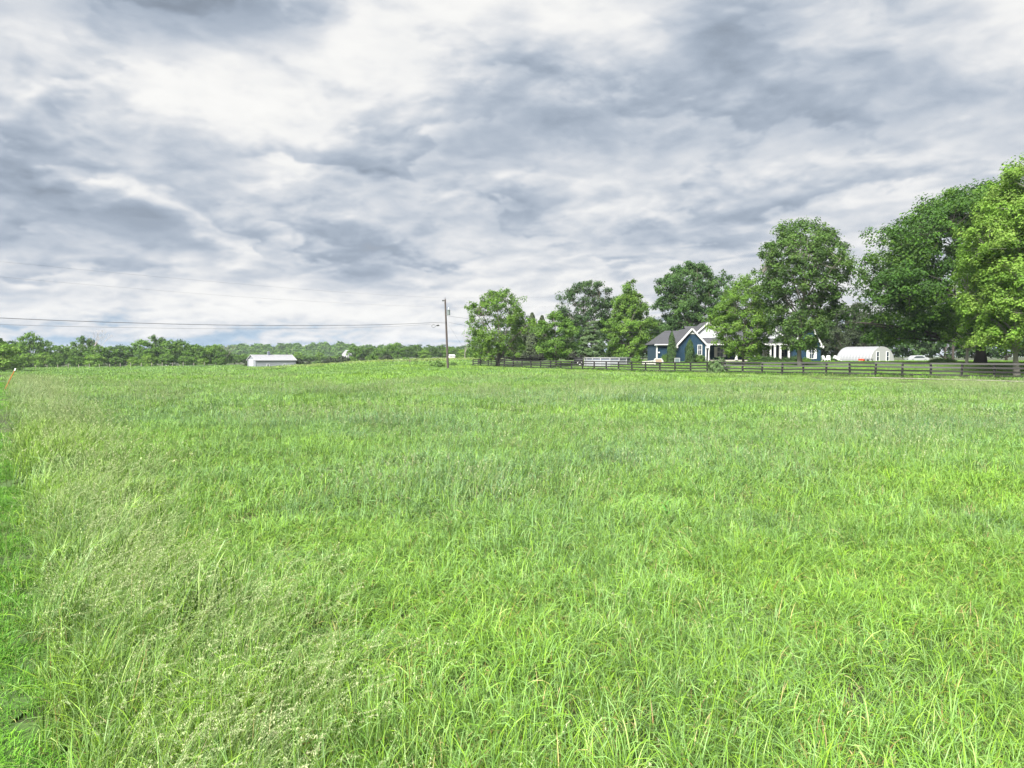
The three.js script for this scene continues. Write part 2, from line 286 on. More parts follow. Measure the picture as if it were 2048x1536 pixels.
// the yard trees behind the board fence
const domed = (t) => Math.sqrt(Math.max(0, 1 - Math.pow(Math.abs(t - 0.45) / 0.58, 2.6)));
const tall = (t) => Math.pow(Math.max(0, Math.sin(Math.PI * clamp(0.08 + 0.92 * t))), 0.75);
const vase = (t) => 0.45 + 0.55 * sstep(0, 0.6, t) - 0.75 * sstep(0.82, 1.05, t);
const spire = (t) => (1.05 - t) * 0.9 * sstep(-0.12, 0.14, t) + 0.05;
const yard = [
  // name, label, px, D, options
  ['open_maple_tree', 'open light green tree with upright limbs behind the corner of the dark board fence', 997, 118, { H: 13.0, base: 1.6, r: 5.2, trunk: 0.28, clumps: 120, leaves: 144, clump: 1.05, leaf: 0.262, cols: 'sunny', limbs: 16, rise: 1.3, profile: (t) => 0.78 + 0.3 * Math.sin(t * 3) - 0.55 * sstep(0.75, 1.05, t), gap: 0.85 }],
  ['small_yard_tree', 'small yellow-green tree with a thin trunk, beside dark cedars and behind the board fence', 1112, 112, { H: 8.9, base: 1.5, r: 3.5, trunk: 0.13, clumps: 85, leaves: 162, clump: 0.85, leaf: 0.231, cols: 'light', profile: tall }],
  ['dark_oak_tree', 'dark green round-topped tree rising behind the pale dogwood and small yard tree', 1174, 150, { H: 16.8, base: 4.5, r: 5.9, trunk: 0.35, clumps: 130, leaves: 152, clump: 1.2, leaf: 0.308, cols: 'dark', profile: domed, gap: 0.85 }],
  ['dogwood_tree', 'pale grey-green small tree with layered sprays behind the round pool', 1182, 121, { H: 7.2, base: 0.8, r: 2.7, trunk: 0.12, clumps: 75, leaves: 139, clump: 0.7, leaf: 0.216, cols: 'pale', profile: spire, flat: 0.4 }],
  ['tulip_tree', 'tall yellow-green tree with a narrow top and broad skirts behind the round pool', 1258, 124, { H: 14.4, base: 1.0, r: 5.2, trunk: 0.26, clumps: 190, leaves: 162, clump: 1.0, leaf: 0.254, cols: 'sunny', leader: 0.92, profile: (t) => t < 0.5 ? 0.95 - 0.25 * t : lerp(0.66, 0.12, sstep(0.5, 1.02, t) * sstep(0.5, 1.02, t)) - 0.12 * sstep(0.46, 0.54, t) }],
  ['round_maple_tree', 'large dense round green tree standing behind the blue house', 1381, 131, { H: 17.9, base: 2.5, r: 7.0, trunk: 0.4, clumps: 230, leaves: 180, clump: 1.25, leaf: 0.308, cols: 'forest', profile: domed }],
  ['front_yard_tree', 'airy light green tree on the lawn before the white gable of the blue house', 1487, 91, { H: 11.9, base: 1.3, r: 4.0, trunk: 0.16, clumps: 210, leaves: 125, clump: 0.78, leaf: 0.200, cols: 'sunny', leader: 0.93, profile: (t) => Math.pow(Math.max(0, Math.sin(Math.PI * clamp(0.16 + 0.84 * t))), 0.8), gap: 0.9 }],
  ['sycamore_tree', 'tallest round-crowned tree on the lawn, pale trunk and sky showing between its limbs', 1601, 84, { H: 17.2, base: 2.2, r: 4.95, ragged: 0.14, trunk: 0.28, clumps: 310, leaves: 129, clump: 0.95, leaf: 0.231, cols: 'olive', leader: 0.85, limbs: 20, rise: 1.2, bark: [0.17, 0.155, 0.13], profile: (t) => t < 0.6 ? lerp(0.38, 1, Math.pow(t / 0.6, 0.8)) : Math.sqrt(Math.max(0, 1 - Math.pow((t - 0.6) / 0.43, 2.2))), gap: 0.9, inner: 0.42 }],
  ['dull_tree', 'dim brownish-green tree between the blue house and the rounded metal hut', 1688, 134, { H: 10.8, base: 0.9, r: 6.0, trunk: 0.3, clumps: 150, leaves: 162, clump: 1.15, leaf: 0.308, cols: 'dull', profile: domed }],
  ['great_maple_tree', 'huge spreading deep green maple hanging over the rounded metal hut', 1960, 80, { H: 20.2, base: 2.9, r: 13.0, trunk: 0.55, clumps: 620, leaves: 198, clump: 1.45, leaf: 0.277, cols: 'maple', leader: 0.7, limbs: 30, rise: 0.55, bark: [0.04, 0.033, 0.028], profile: (t) => t < 0.45 ? 0.93 + 0.1 * Math.sin(t * 4) : Math.pow(Math.max(0, 1 - Math.pow((t - 0.45) / 0.58, 1.7)), 0.75), skirt: 2.2, inner: 0.35 }],
  ['river_birch_tree', 'bright yellow-green tree with a pale flaking trunk just behind the board fence', 2034, 60.5, { H: 18.8, base: 2.6, r: 4.6, trunk: 0.22, clumps: 430, leaves: 182, clump: 0.9, leaf: 0.193, cols: 'birch', leader: 0.93, limbs: 22, rise: 0.9, bark: [0.20, 0.185, 0.16], droop: 0.25, profile: (t) => Math.pow(Math.max(0, Math.sin(Math.PI * clamp(0.2 + 0.8 * t))), 0.7), skirt: 1.7 }],
  ['understory_tree', 'small light green tree with a pale trunk in the shade of the huge maple', 1933, 74, { H: 7.0, base: 2.0, r: 3.0, trunk: 0.17, clumps: 60, leaves: 116, clump: 0.7, leaf: 0.193, cols: 'light', bark: [0.22, 0.21, 0.18] }],
];
yard.forEach(([name, label, px, D, o], k) => plant(name, label, 'tree', treeGeo({ seed: 100 + k * 7, ...o }), X(px, D), -D, k * 0.9, 1));

// conifers: many short drooping sprays round a stem
function coniferGeo(seed, H, r, n, leaf, prof, cols) {
  const R = rng(seed), crown = new MB(), trunk = new MB().color(0.07, 0.05, 0.04); trunk.tube([[0, -0.2, 0], [0, H * 0.9, 0]], [H * 0.018, 0.02], 6);
  for (let k = 0; k < n; k++) {
    const t = Math.pow(R(), 1.25), a = R() * 6.283, e = r * prof(t) * (0.78 + 0.3 * Math.sin(a * 3 + t * 9 + seed) * 0.5 + 0.2 * R()), q = e * Math.sqrt(lerp(0.45, 1, R())), A = cols[Math.floor(R() * 3)], j = 0.75 + 0.5 * R();
    const nx = Math.cos(a) + (R() - 0.5), ny = 0.35 + (R() - 0.5) * 0.9, nz = Math.sin(a) + (R() - 0.5), L = Math.hypot(nx, ny, nz);
    crown.color(A[0] * j, A[1] * j, A[2] * j); leafFace(crown, Math.cos(a) * q, 0.12 + t * H, Math.sin(a) * q, nx / L, ny / L, nz / L, leaf, R);
  }
  return { trunk: trunk.geo(true), crown: crown.geo(false) };
}
const coneProf = (t) => Math.pow(1.03 - t, 0.72) * sstep(-0.05, 0.1, t);
const cedarCols = [[0.025, 0.04, 0.014], [0.034, 0.05, 0.018], [0.05, 0.07, 0.025]], arbCols = [[0.02, 0.05, 0.008], [0.035, 0.08, 0.012], [0.028, 0.06, 0.01]];
const cedar = coniferGeo(301, 9, 2.4, 3600, 0.42, coneProf, cedarCols);
for (const [px, D, s] of [[1046, 137, 0.92], [1064, 134, 1.02], [1084, 138, 0.98], [1030, 142, 0.85], [1138, 140, 0.8]]) plant('cedar_tree', 'dark dull green cedar standing close among the yard trees behind the board fence', 'tree', cedar, X(px, D), -D, px, s, 'dark cedars behind the board fence', true);
const arb = coniferGeo(310, 4.9, 0.78, 3000, 0.17, (t) => Math.pow(Math.max(0, Math.sin(Math.PI * clamp(0.3 + 0.72 * t))), 0.7), arbCols);
plant('arborvitae', 'taller dark green cone-shaped evergreen against the grey roof of the blue house', 'evergreen', arb, X(1343, 104), -104, 0, 0.98, 'pointed evergreens at the house wall', true);
plant('arborvitae', 'shorter dark green cone-shaped evergreen before the blue gable wall', 'evergreen', arb, X(1379, 102.5), -102.5, 1, [1.05, 0.72, 1.05], 'pointed evergreens at the house wall', true);

// bushes
function bushGeo(seed, n, leaf, cols, rough = 0.25) {
  const R = rng(seed), N = createNoise2D(rng(seed + 1)), mb = new MB();
  for (let k = 0; k < n; k++) {
    const a = R() * 6.283, cz = Math.pow(R(), 0.8) * 1.05 - 0.05, sr = Math.sqrt(Math.max(0, 1 - cz * cz)), q = (1 + rough * N(Math.cos(a) * 1.6 + cz, Math.sin(a) * 1.6 + cz * 2)) * Math.pow(lerp(0.35, 1, R()), 0.5), dx = Math.cos(a) * sr, dz = Math.sin(a) * sr, A = cols[Math.floor(R() * 3)], j = 0.8 + 0.4 * R();
    let nx = dx + (R() - 0.5), ny = cz + 0.2 + (R() - 0.5), nz = dz + (R() - 0.5); const L = Math.hypot(nx, ny, nz); mb.color(A[0] * j, A[1] * j, A[2] * j);
    leafFace(mb, dx * q, Math.max(0.05, cz * q), dz * q, nx / L, ny / L, nz / L, leaf, R);
  }
  return { crown: mb.geo(false) };
}
const bushDark = bushGeo(401, 1500, 0.16, leafCols.dark), bushMid = bushGeo(402, 1500, 0.16, leafCols.mid), bushPale = bushGeo(403, 1500, 0.17, leafCols.pale, 0.35), bushLight = bushGeo(404, 1300, 0.2, leafCols.light, 0.4);
const bush = (label, geo, px, D, s, group) => plant('bush', label, 'bush', geo, X(px, D), -D, px * 0.7, s, group);
bush('clipped green bush below the white window of the blue gable', bushMid, 1397, 103.5, [1.35, 1.15, 1.1]);
bush('pale leafy shrub growing up through the board fence before the porch post', bushPale, 1437, 79.5, [1.25, 1.75, 1.2]);
bush('small bush at the white corner downspout, beside the taller cone-shaped evergreen', bushMid, 1330, 106, [0.75, 1.25, 0.75]);
bush('light green bush between the round pool and the white slatted bench', bushLight, 1273, 106, [1.0, 1.25, 0.9]);
for (const [px, D, s] of [[1505, 107, 0.9], [1520, 106.5, 1.0], [1538, 106.5, 0.95], [1553, 106.5, 0.7], [1572, 106, 0.75], [1590, 106.5, 1.0]]) bush('low dark shrub in the bed along the front porch of the blue house', bushDark, px, D, [s * 1.1, s * 0.95, s], 'shrubs along the porch');
bush('small loose shrub under the shuttered window of the house', bushLight, 1612, 104.5, [0.75, 0.6, 0.6]);
for (const [px, D, s] of [[1645, 118, 1.0], [1662, 120, 0.9], [1672, 121, 0.8]]) bush('low dark shrub beyond the end wall of the house, by the white lawn chairs', bushDark, px, D, [s * 1.3, s * 0.7, s], 'shrubs by the lawn chairs');
for (const [px, D, s] of [[1868, 96, 0.7], [1900, 95, 0.8], [1880, 99, 0.9]]) bush('yellowish ground shrub in the shade of the huge maple', bushLight, px, D, [s * 1.3, s * 0.6, s], 'shrubs under the huge maple');
bush('wide shrub growing at the foot of the utility pole', bushLight, 873, 112, [2.6, 1.15, 1.4]);
bush('small shrub just beside the utility pole shrub', bushMid, 905, 122, [1.3, 0.8, 1.0]);

// far trees: a few kinds, set out one by one along the field's far edge
const farKinds = {
  shade: treeGeo({ seed: 504, H: 10, base: 1.0, r: 4.4, trunk: 0.25, clumps: 70, leaves: 46, clump: 1.3, leaf: 0.55, cols: 'dark', limbs: 8 }),
  green: treeGeo({ seed: 501, H: 10, base: 1.0, r: 4.4, trunk: 0.25, clumps: 70, leaves: 46, clump: 1.3, leaf: 0.55, cols: 'light', limbs: 8 }),
  dark: treeGeo({ seed: 502, H: 10, base: 1.2, r: 4.2, trunk: 0.25, clumps: 70, leaves: 46, clump: 1.3, leaf: 0.55, cols: 'mid', limbs: 8, profile: domed }),
  yellow: treeGeo({ seed: 503, H: 10, base: 0.8, r: 4.4, trunk: 0.22, clumps: 66, leaves: 46, clump: 1.3, leaf: 0.55, cols: 'birch', limbs: 8 }),
};
const farBush = { green: bushGeo(511, 700, 0.3, leafCols.mid, 0.4), yellow: bushGeo(512, 700, 0.3, leafCols.light, 0.4), dark: bushGeo(513, 700, 0.3, cedarCols, 0.3) };
const hue = { shade: 'deep green', green: 'mid-green', dark: 'dark green', yellow: 'yellow-green' };
function farTree(kind, px, D, topY, half, where, group) {               // top of the crown and half its width as seen from the field's corner
  const x = X(px, D), z = -D, h = 2.2 + (712 - topY) / 1366 * D - ground(x, z);
  plant('field_edge_tree', hue[kind] + ' ' + where, 'tree', farKinds[kind], x, z, px * 1.7, [half / 1366 * D / 4.6, h / 10.4, half / 1366 * D / 4.6], group);
}
const LW = 'tree in the treeline behind the wire fence on wooden posts', LG = 'treeline behind the wire fence';
for (const a of [['yellow', 8, 170, 684, 34], ['dark', -20, 190, 672, 30], ['green', -55, 185, 668, 34], ['green', 62, 232, 667, 25], ['dark', 38, 240, 684, 22], ['dark', 96, 245, 684, 22], ['green', 122, 240, 692, 22], ['dark', 168, 240, 676, 27], ['green', 196, 236, 692, 22], ['green', 224, 242, 694, 22], ['dark', 248, 245, 692, 22],
  ['green', 286, 240, 681, 26], ['dark', 312, 248, 674, 26], ['green', 340, 244, 682, 26], ['dark', 366, 246, 682, 24], ['green', 392, 244, 690, 22], ['yellow', 414, 250, 694, 20], ['green', 434, 252, 691, 18], ['dark', 452, 262, 700, 15], ['green', 470, 285, 709, 14], ['green', 490, 290, 709, 14], ['dark', 20, 246, 690, 24], ['green', 146, 246, 694, 20]]) farTree(...a, LW, LG);
const LB = 'bushy low tree along the foot of the treeline behind the wire fence', LBG = 'low trees at the foot of the treeline';
for (const a of [['yellow', 55, 224, 706, 17], ['yellow', 88, 224, 704, 17], ['green', 115, 224, 708, 15], ['green', 152, 224, 712, 15], ['yellow', 192, 222, 708, 20], ['green', 232, 226, 714, 14], ['yellow', 268, 224, 714, 13], ['yellow', 298, 222, 706, 15], ['green', 335, 228, 708, 16], ['green', 372, 230, 712, 14], ['yellow', 405, 232, 716, 12], ['green', 440, 236, 716, 12], ['green', 30, 222, 712, 16]]) farTree(...a, LB, LBG);
const MW = 'tree in the low far woods beyond the grey shed and utility pole', MG = 'far woods beyond the grey shed';
for (const a of [['green', 515, 330, 706, 12], ['dark', 532, 335, 707, 12], ['yellow', 596, 320, 704, 11], ['green', 612, 325, 711, 12], ['yellow', 640, 330, 704, 8], ['dark', 628, 330, 712, 11], ['green', 652, 330, 712, 11], ['yellow', 668, 335, 712, 9], ['dark', 680, 300, 710, 8],
  ['green', 710, 290, 692, 15], ['dark', 724, 295, 695, 15], ['dark', 742, 300, 694, 14], ['green', 760, 295, 696, 14], ['dark', 778, 300, 692, 14], ['green', 796, 290, 686, 15], ['dark', 814, 300, 693, 13], ['dark', 834, 300, 690, 14], ['yellow', 850, 280, 700, 13], ['dark', 862, 300, 691, 13], ['dark', 882, 300, 690, 14], ['green', 900, 295, 694, 14], ['yellow', 926, 230, 698, 13], ['dark', 912, 280, 697, 14], ['green', 944, 220, 694, 16]]) farTree(...a, MW, MG);
const RW = 'tree massed in the woods behind the yard and the blue house', RG = 'woods behind the yard';
for (const a of [['green', 962, 165, 668, 26], ['shade', 1012, 170, 662, 28], ['shade', 1060, 165, 655, 28], ['shade', 1104, 170, 660, 28], ['shade', 1150, 172, 650, 28], ['shade', 1216, 172, 640, 30], ['shade', 1262, 168, 640, 30], ['shade', 1306, 170, 640, 30], ['shade', 1350, 172, 630, 32], ['shade', 1420, 170, 630, 34], ['green', 1470, 172, 640, 34], ['shade', 1530, 175, 640, 36], ['shade', 1590, 172, 640, 36], ['shade', 1650, 165, 648, 38],
  ['shade', 1712, 165, 646, 42], ['shade', 1770, 160, 630, 44], ['shade', 1830, 160, 625, 44], ['shade', 1890, 158, 620, 46], ['shade', 1950, 158, 620, 46], ['shade', 2010, 155, 610, 46], ['shade', 2070, 155, 610, 46]]) farTree(...a, RW, RG);
function farShrub(kind, px, D, w, h) { const x = X(px, D), z = -D; plant('field_shrub', hue[kind] + ' shrub on the rough ground between the grey shed and the utility pole', 'shrub', farBush[kind], x, z, px, [w, h, w], 'shrubs on the rough ground'); }
for (const a of [['dark', 598, 206, 1.8, 1.9], ['dark', 617, 196, 1.1, 1.2], ['green', 634, 210, 2.2, 1.0], ['dark', 650, 205, 1.1, 1.1], ['dark', 662, 208, 1.7, 1.8], ['dark', 687, 206, 2.2, 1.9], ['green', 706, 208, 1.6, 1.5], ['dark', 722, 210, 1.5, 1.4], ['green', 741, 212, 1.7, 2.0], ['yellow', 751, 215, 1.3, 1.5], ['dark', 774, 205, 1.9, 1.8], ['dark', 494, 208, 1.0, 1.2], ['green', 790, 215, 1.2, 1.2], ['yellow', 812, 190, 1.2, 0.9]]) farShrub(...a);
// leafless trees
function bareGeo(seed, H, spread) {
  const R = rng(seed), mb = new MB().color(0.28, 0.25, 0.23), grow = (p, d, len, r, lv) => {
    const e = [p[0] + d[0] * len, p[1] + d[1] * len, p[2] + d[2] * len]; mb.tube([p, e], [r, r * 0.62], 4, false); if (lv > 4) return;
    const n = lv < 1 ? 3 : 2 + (R() < 0.5 ? 1 : 0); for (let k = 0; k < n; k++) { let q = [d[0] + (R() - 0.5) * spread, d[1] + (R() - 0.35) * 0.7, d[2] + (R() - 0.5) * spread]; const L = Math.hypot(...q); grow(e, q.map((v) => v / L), len * (0.62 + 0.2 * R()), r * 0.6, lv + 1); }
  }; grow([0, -0.2, 0], [0, 1, 0], H * 0.34, H * 0.016, 0); return mb.geo(false);
}
for (const [px, D, H, lab] of [[192, 238, 12.2, 'bare leafless tree standing up out of the treeline behind the wire fence'], [930, 175, 6.2, 'small bare leafless tree between the utility pole and the open light green tree'], [452, 255, 8.5, 'bare grey twiggy tree at the end of the treeline near the grey shed']]) {
  const t = thing('bare_tree', lab, 'tree', X(px, D), -D, px); const o = shadowed(new THREE.Mesh(bareGeo(px, H, 1.3), M.bark)); o.name = 'trunk'; t.add(o);
}
// wooded ridge far off
{
  const R = rng(61), hillH = (x) => 4.5 + 9.5 * Math.exp(-(((x + 215) / 95) ** 2)) + 7 * Math.exp(-(((x + 330) / 80) ** 2)) + 7 * Math.exp(-(((x + 60) / 140) ** 2)), mb = new MB().color(1, 1, 1), z0 = -760;
  for (let k = 0; k < 60; k++) { const a = lerp(-620, 420, k / 60), b = lerp(-620, 420, (k + 1) / 60); mb.quad([a, -4, z0 + 70], [b, -4, z0 + 70], [b, hillH(b) - 4, z0], [a, hillH(a) - 4, z0]).quad([a, hillH(a) - 4, z0], [b, hillH(b) - 4, z0], [b, -4, z0 - 90], [a, -4, z0 - 90]); }
  const h = mb.build('wooded_hill', std(0.045, 0.075, 0.02, 1), scene); tag(h, 'low blue-green wooded ridge on the horizon beyond the grey shed', null, null, 'structure');
  const g = bushGeo(62, 260, 0.55, leafCols.mid, 0.35).crown, n = 1500, im = shadowed(new THREE.InstancedMesh(g, M.leaf, n)), m = new THREE.Matrix4(), c = C(1, 1, 1);
  for (let k = 0; k < n; k++) { const x = lerp(-600, 400, R()), f = R(), y = (hillH(x)) * f - 4.6, s = 3 + 2.4 * R(); m.compose(new THREE.Vector3(x, y, z0 + 70 * (1 - f) + 2), new THREE.Quaternion().setFromAxisAngle(new THREE.Vector3(0, 1, 0), R() * 6), new THREE.Vector3(s, s * (0.9 + 0.4 * R()), s)); im.setMatrixAt(k, m); const v = 0.75 + 0.6 * R(); im.setColorAt(k, c.setRGB(v, v, v * 0.95)); }
  im.name = 'distant_forest'; scene.add(im); tag(im, 'distant forest covering the low ridge on the horizon', 'forest', null, 'stuff');
}
// ---------------------------------------------------------------- board fences
function boardFence(name, label, from, step, n, rails, hgt, seed, tone) {
  const R = rng(seed), f = thing(name, label, 'fence', from[0], from[1]), o = f.position;
  const L = Math.hypot(step[0], step[1]), ang = Math.atan2(-step[1], step[0]), at = (k) => { const x = from[0] + step[0] * k, z = from[1] + step[1] * k; return [x - o.x, ground(x, z) - o.y, z - o.z]; };
  const mats = tone.map((t) => std(t[0], t[1], t[2], 0.92)), post = new MB(); post.box(0, hgt / 2 - 0.15, 0, 0.15, hgt + 0.34, 0.13); const pg = post.geo(false);
  const rg = [0, 1, 2].map((k) => { const b = new MB(); b.box(0, 0, 0, L + 0.06, 0.15, 0.032 + k * 0.003); return b.geo(false); });
  for (let k = 0; k <= n; k++) {
    const p = at(k), m = shadowed(new THREE.Mesh(pg, mats[Math.floor(R() * 2)])); m.name = 'post'; m.position.set(p[0], p[1] + (R() - 0.5) * 0.07, p[2]); m.rotation.set((R() - 0.5) * 0.07, ang, (R() - 0.5) * 0.09); f.add(m);
    if (k === n) break;
    const q = at(k + 1);
    for (let r = 0; r < rails; r++) {
      const y = hgt * (0.96 - r * 0.245), sagA = (R() - 0.5) * 0.04, b = shadowed(new THREE.Mesh(rg[Math.floor(R() * 3)], mats[k >= 22 && r < 2 && mats.length > 4 ? 3 + Math.floor(R() * 3) : 1 + Math.floor(R() * 2.4)])); b.name = 'rail';
      const nx = Math.sin(ang), nz = Math.cos(ang);                     // boards are nailed on the field side
      b.position.set((p[0] + q[0]) / 2 + nx * 0.088, (p[1] + q[1]) / 2 + y + sagA * 0.5, (p[2] + q[2]) / 2 + nz * 0.088); b.rotation.set(0, ang, Math.atan2(q[1] - p[1], L) + (R() - 0.5) * 0.018); f.add(b);
    }
  }
  return f;
}
const darkWood = [[0.006, 0.0055, 0.0055], [0.010, 0.009, 0.0085], [0.018, 0.0165, 0.0155], [0.03, 0.028, 0.027], [0.055, 0.053, 0.051], [0.075, 0.073, 0.07], [0.022, 0.019, 0.017]];
boardFence('board_fence', 'long weathered dark four-board fence along the edge of the meadow before the yard', [-6.96, -122.15], [1.4274, 1.9789], 37, 4, 1.36, 71, darkWood);
boardFence('board_fence', 'dark three-board fence crossing the yard behind the open light green tree', [-6.3, -127], [2.42, -0.35], 15, 3, 1.3, 72, darkWood.slice(0, 4));

// wire fence on wooden posts before the far treeline
{
  const f = thing('wire_fence', 'wire fence on grey wooden posts at the foot of the far treeline', 'fence', X(25, 196), -196), o = f.position, R = rng(73), xs = [3, 25, 48, 72, 95, 116, 137, 158, 179, 199, 220, 241, 262, 283, 304, 325, 346, 367, 388, 409], pts = [];
  const g = new MB().color(0.30, 0.27, 0.23); g.tube([[0, -0.4, 0], [0, 1.45, 0]], [0.085, 0.075], 7); const pg = g.geo(true);
  xs.forEach((px, k) => { const D = 194 + k * 1.6, x = X(px, D), z = -D, p = [x - o.x, ground(x, z) - o.y, z - o.z]; pts.push(p); const m = shadowed(new THREE.Mesh(pg, M.wood)); m.name = 'post'; m.position.set(...p); m.rotation.z = (R() - 0.5) * 0.1; m.scale.set(1, 0.9 + 0.25 * R(), 1); f.add(m); });
  for (const y of [0.45, 0.85, 1.25]) new MB().color(0.2, 0.2, 0.2).tube(pts.map((p) => [p[0], p[1] + y, p[2] + 0.08]), 0.006, 3).build('wire', M.metal, f);
}
// white rail gate further along
{
  const D = 232, x = X(345, D), g = thing('rail_gate', 'low white rail gate before the treeline, along the wire fence', 'gate', x, -D); for (const dx of [-2.1, 2.1]) new MB().color(0.7, 0.7, 0.68).box(dx, 0.55, 0, 0.14, 1.3, 0.14).build('post', M.paint, g);
  for (const y of [0.45, 0.8, 1.12]) new MB().color(0.72, 0.72, 0.7).box(0, y, 0.09, 4.3, 0.13, 0.04).build('rail', M.paint, g);
  for (const px of [283, 290]) { const t = thing('marker_post', 'short white marker post in the grass before the treeline', 'post', X(px, 222), -222, 0, 'white marker posts'); new MB().color(0.75, 0.75, 0.72).tube([[0, -0.2, 0], [0, 1.15, 0]], 0.1, 7).build('shaft', M.paint, t); new MB().color(0.75, 0.75, 0.72).tube([[0, 1.15, 0], [0, 1.24, 0]], [0.12, 0.05], 7).build('cap', M.paint, t); }
}
// leaning survey stake
{
  const D = 43, t = thing('survey_stake', 'leaning orange stake with a white tip beside the mown strip', 'stake', X(9, D), -D); t.rotation.z = -0.5;
  new MB().color(0.55, 0.13, 0.02).tube([[0, -0.3, 0], [0, 1.35, 0]], 0.024, 7).build('shaft', M.paint, t); new MB().color(0.8, 0.8, 0.78).box(0, 1.42, 0, 0.07, 0.15, 0.04).build('tip', M.paint, t);
}
{ const D = 195, t = thing('steel_post', 'thin dark steel post with a small box in the grass short of the far woods', 'post', X(820, 118), -118); new MB().color(0.06, 0.06, 0.05).box(0, 0.5, 0, 0.05, 1.4, 0.05).build('shaft', M.metal, t); new MB().color(0.09, 0.07, 0.05).box(0, 1.18, 0.03, 0.24, 0.26, 0.2).build('box', M.wood, t); }

// ---------------------------------------------------------------- utility pole and lines
const poleAt = [X(896, 100), -100], poleY = ground(...poleAt);
function pole(label, x, z, lean, full) {
  const p = thing('utility_pole', label, 'utility pole', x, z); p.rotation.z = lean;
  const sh = new MB().color(0.062, 0.05, 0.043).tube([[0, -0.5, 0], [0, 5, 0], [0, 10.3, 0]], [0.17, 0.148, 0.12], 10); sh.build('shaft', M.bark, p, false);
  new MB().color(0.05, 0.05, 0.05).tube([[0, 10.3, 0], [0, 10.42, 0], [0, 10.46, 0], [0, 10.56, 0]], [0.03, 0.03, 0.07, 0.05], 8).build('insulator', M.paint, p);
  if (!full) return p;
  const tr = new MB().color(0.17, 0.20, 0.195).tube([[0.42, 7.98, 0.05], [0.42, 8.0, 0.05], [0.42, 8.7, 0.05], [0.42, 8.82, 0.05]], [0.2, 0.235, 0.235, 0.1], 16).build('transformer', M.metal, p, false);
  new MB().color(0.14, 0.165, 0.16).tube([[0.42, 8.66, 0.05], [0.42, 8.72, 0.05]], 0.27, 16).build('lid', M.metal, tr); new MB().color(0.40, 0.42, 0.40).tube([[0.45, 8.8, 0.05], [0.45, 8.95, 0.05], [0.45, 9.12, 0.05]], [0.055, 0.07, 0.03], 8).build('bushing', M.paint, tr);
  for (const y of [8.1, 8.62]) new MB().color(0.2, 0.2, 0.2).box(0.2, y, 0.05, 0.34, 0.05, 0.06).build('bracket', M.metal, p);
  new MB().color(0.05, 0.05, 0.05).tube([[-0.1, 10.15, 0.08], [-0.32, 10.12, 0.12]], 0.035, 6).tube([[-0.26, 10.02, 0.12], [-0.34, 10.22, 0.12]], 0.12, 8).build('fuse_cutout', M.paint, p);
  new MB().color(0.03, 0.03, 0.03).box(0.06, 7.0, 0.16, 0.16, 0.18, 0.1).build('cable_clamp', M.metal, p);
  return p;
}
pole('brown utility pole with a grey transformer standing in the open meadow', poleAt[0], poleAt[1], 0.036, true);
const far2 = [-54.5, -42]; pole('utility pole at the edge of the meadow by the mown strip', far2[0], far2[1], 0, false);
const far3 = [X(1905, 104), -104]; { const q = pole('utility pole hidden behind the huge maple', far3[0], far3[1], 0, false); q.scale.y = 1.12; }
function wire(label, pts, r, cat = 'cable', group, col = [1, 1, 1]) {     // passes smoothly through the points
  const c = new THREE.CatmullRomCurve3(pts.map((p) => new THREE.Vector3(...p)), false, 'centripetal'), P = c.getPoints(60).map((v) => [v.x, v.y, v.z]); const o = new MB().color(...col).tube(P, r, 5).build(cat === 'cable' ? 'overhead_cable' : 'guy_wire', M.cable, scene); tag(o, label, cat, group); return o;
}
const lx = poleAt[0], lz = poleAt[1], dirx = -33, dirz = 43;
const run = (ts, hs, ox = 0) => ts.map((t, k) => [lx + dirx * t + ox, hs[k], lz + dirz * t]);
wire('topmost thin power line from the transformer pole across the meadow', run([0, 0.3, 0.58, 1, 1.345], [10.62, 10.15, 9.98, 10.05, 10.55], -0.33), 0.0055);
wire('second thin power line below the topmost one, from the transformer pole', run([0, 0.3, 0.58, 1, 1.345], [9.25, 8.82, 8.62, 8.78, 9.3], -0.45), 0.005);
wire('thick sagging telephone cable low on the transformer pole', run([0, 0.25, 0.58, 0.8, 1, 1.345], [7.14, 6.25, 5.55, 5.35, 5.36, 5.8], -0.2), 0.022);
wire('thinner lower telephone cable beneath the thick one', run([0, 0.25, 0.58, 0.8, 1, 1.345], [6.95, 5.95, 5.17, 4.9, 4.82, 5.2], -0.2), 0.010);
const rx = (f) => lerp(lx, far3[0], f), rz = (f) => lerp(lz, far3[1], f);
wire('topmost power line running from the transformer pole behind the yard trees', [0, 0.25, 0.5, 0.75, 1].map((f) => [rx(f) - 0.3 * (1 - f), lerp(10.62, 12.7, f) - 1.2 * f * (1 - f), rz(f)]), 0.005);
wire('second power line running from the transformer pole behind the yard trees', [0, 0.25, 0.5, 0.75, 1].map((f) => [rx(f) - 0.3 * (1 - f), lerp(9.25, 11.0, f) - 1.2 * f * (1 - f), rz(f)]), 0.0045);
const eave = [X(1420, 112), 6.2, -112], low = [X(1330, 110), 4.2, -110];
wire('service cable sloping from the transformer down toward the blue house', [0, 0.3, 0.6, 1].map((f) => [lerp(lx + 0.2, eave[0], f), lerp(8.0, eave[1], f) - 4.2 * f * (1 - f), lerp(lz, eave[2], f)]), 0.018);
wire('lower telephone drop from the transformer pole toward the blue house', [0, 0.3, 0.6, 1].map((f) => [lerp(lx + 0.1, low[0], f), lerp(7.1, low[1], f) - 4.4 * f * (1 - f), lerp(lz, low[2], f)]), 0.014);
{ const gx = lx + 4.2, gz = lz - 3; wire('thin guy wire from the transformer pole to the ground', [[lx + 0.02, 6.9, lz], [lerp(lx, gx, 0.5), 3.5, lerp(lz, gz, 0.5)], [gx, ground(gx, gz) - 0.1, gz]], 0.009, 'wire'); }
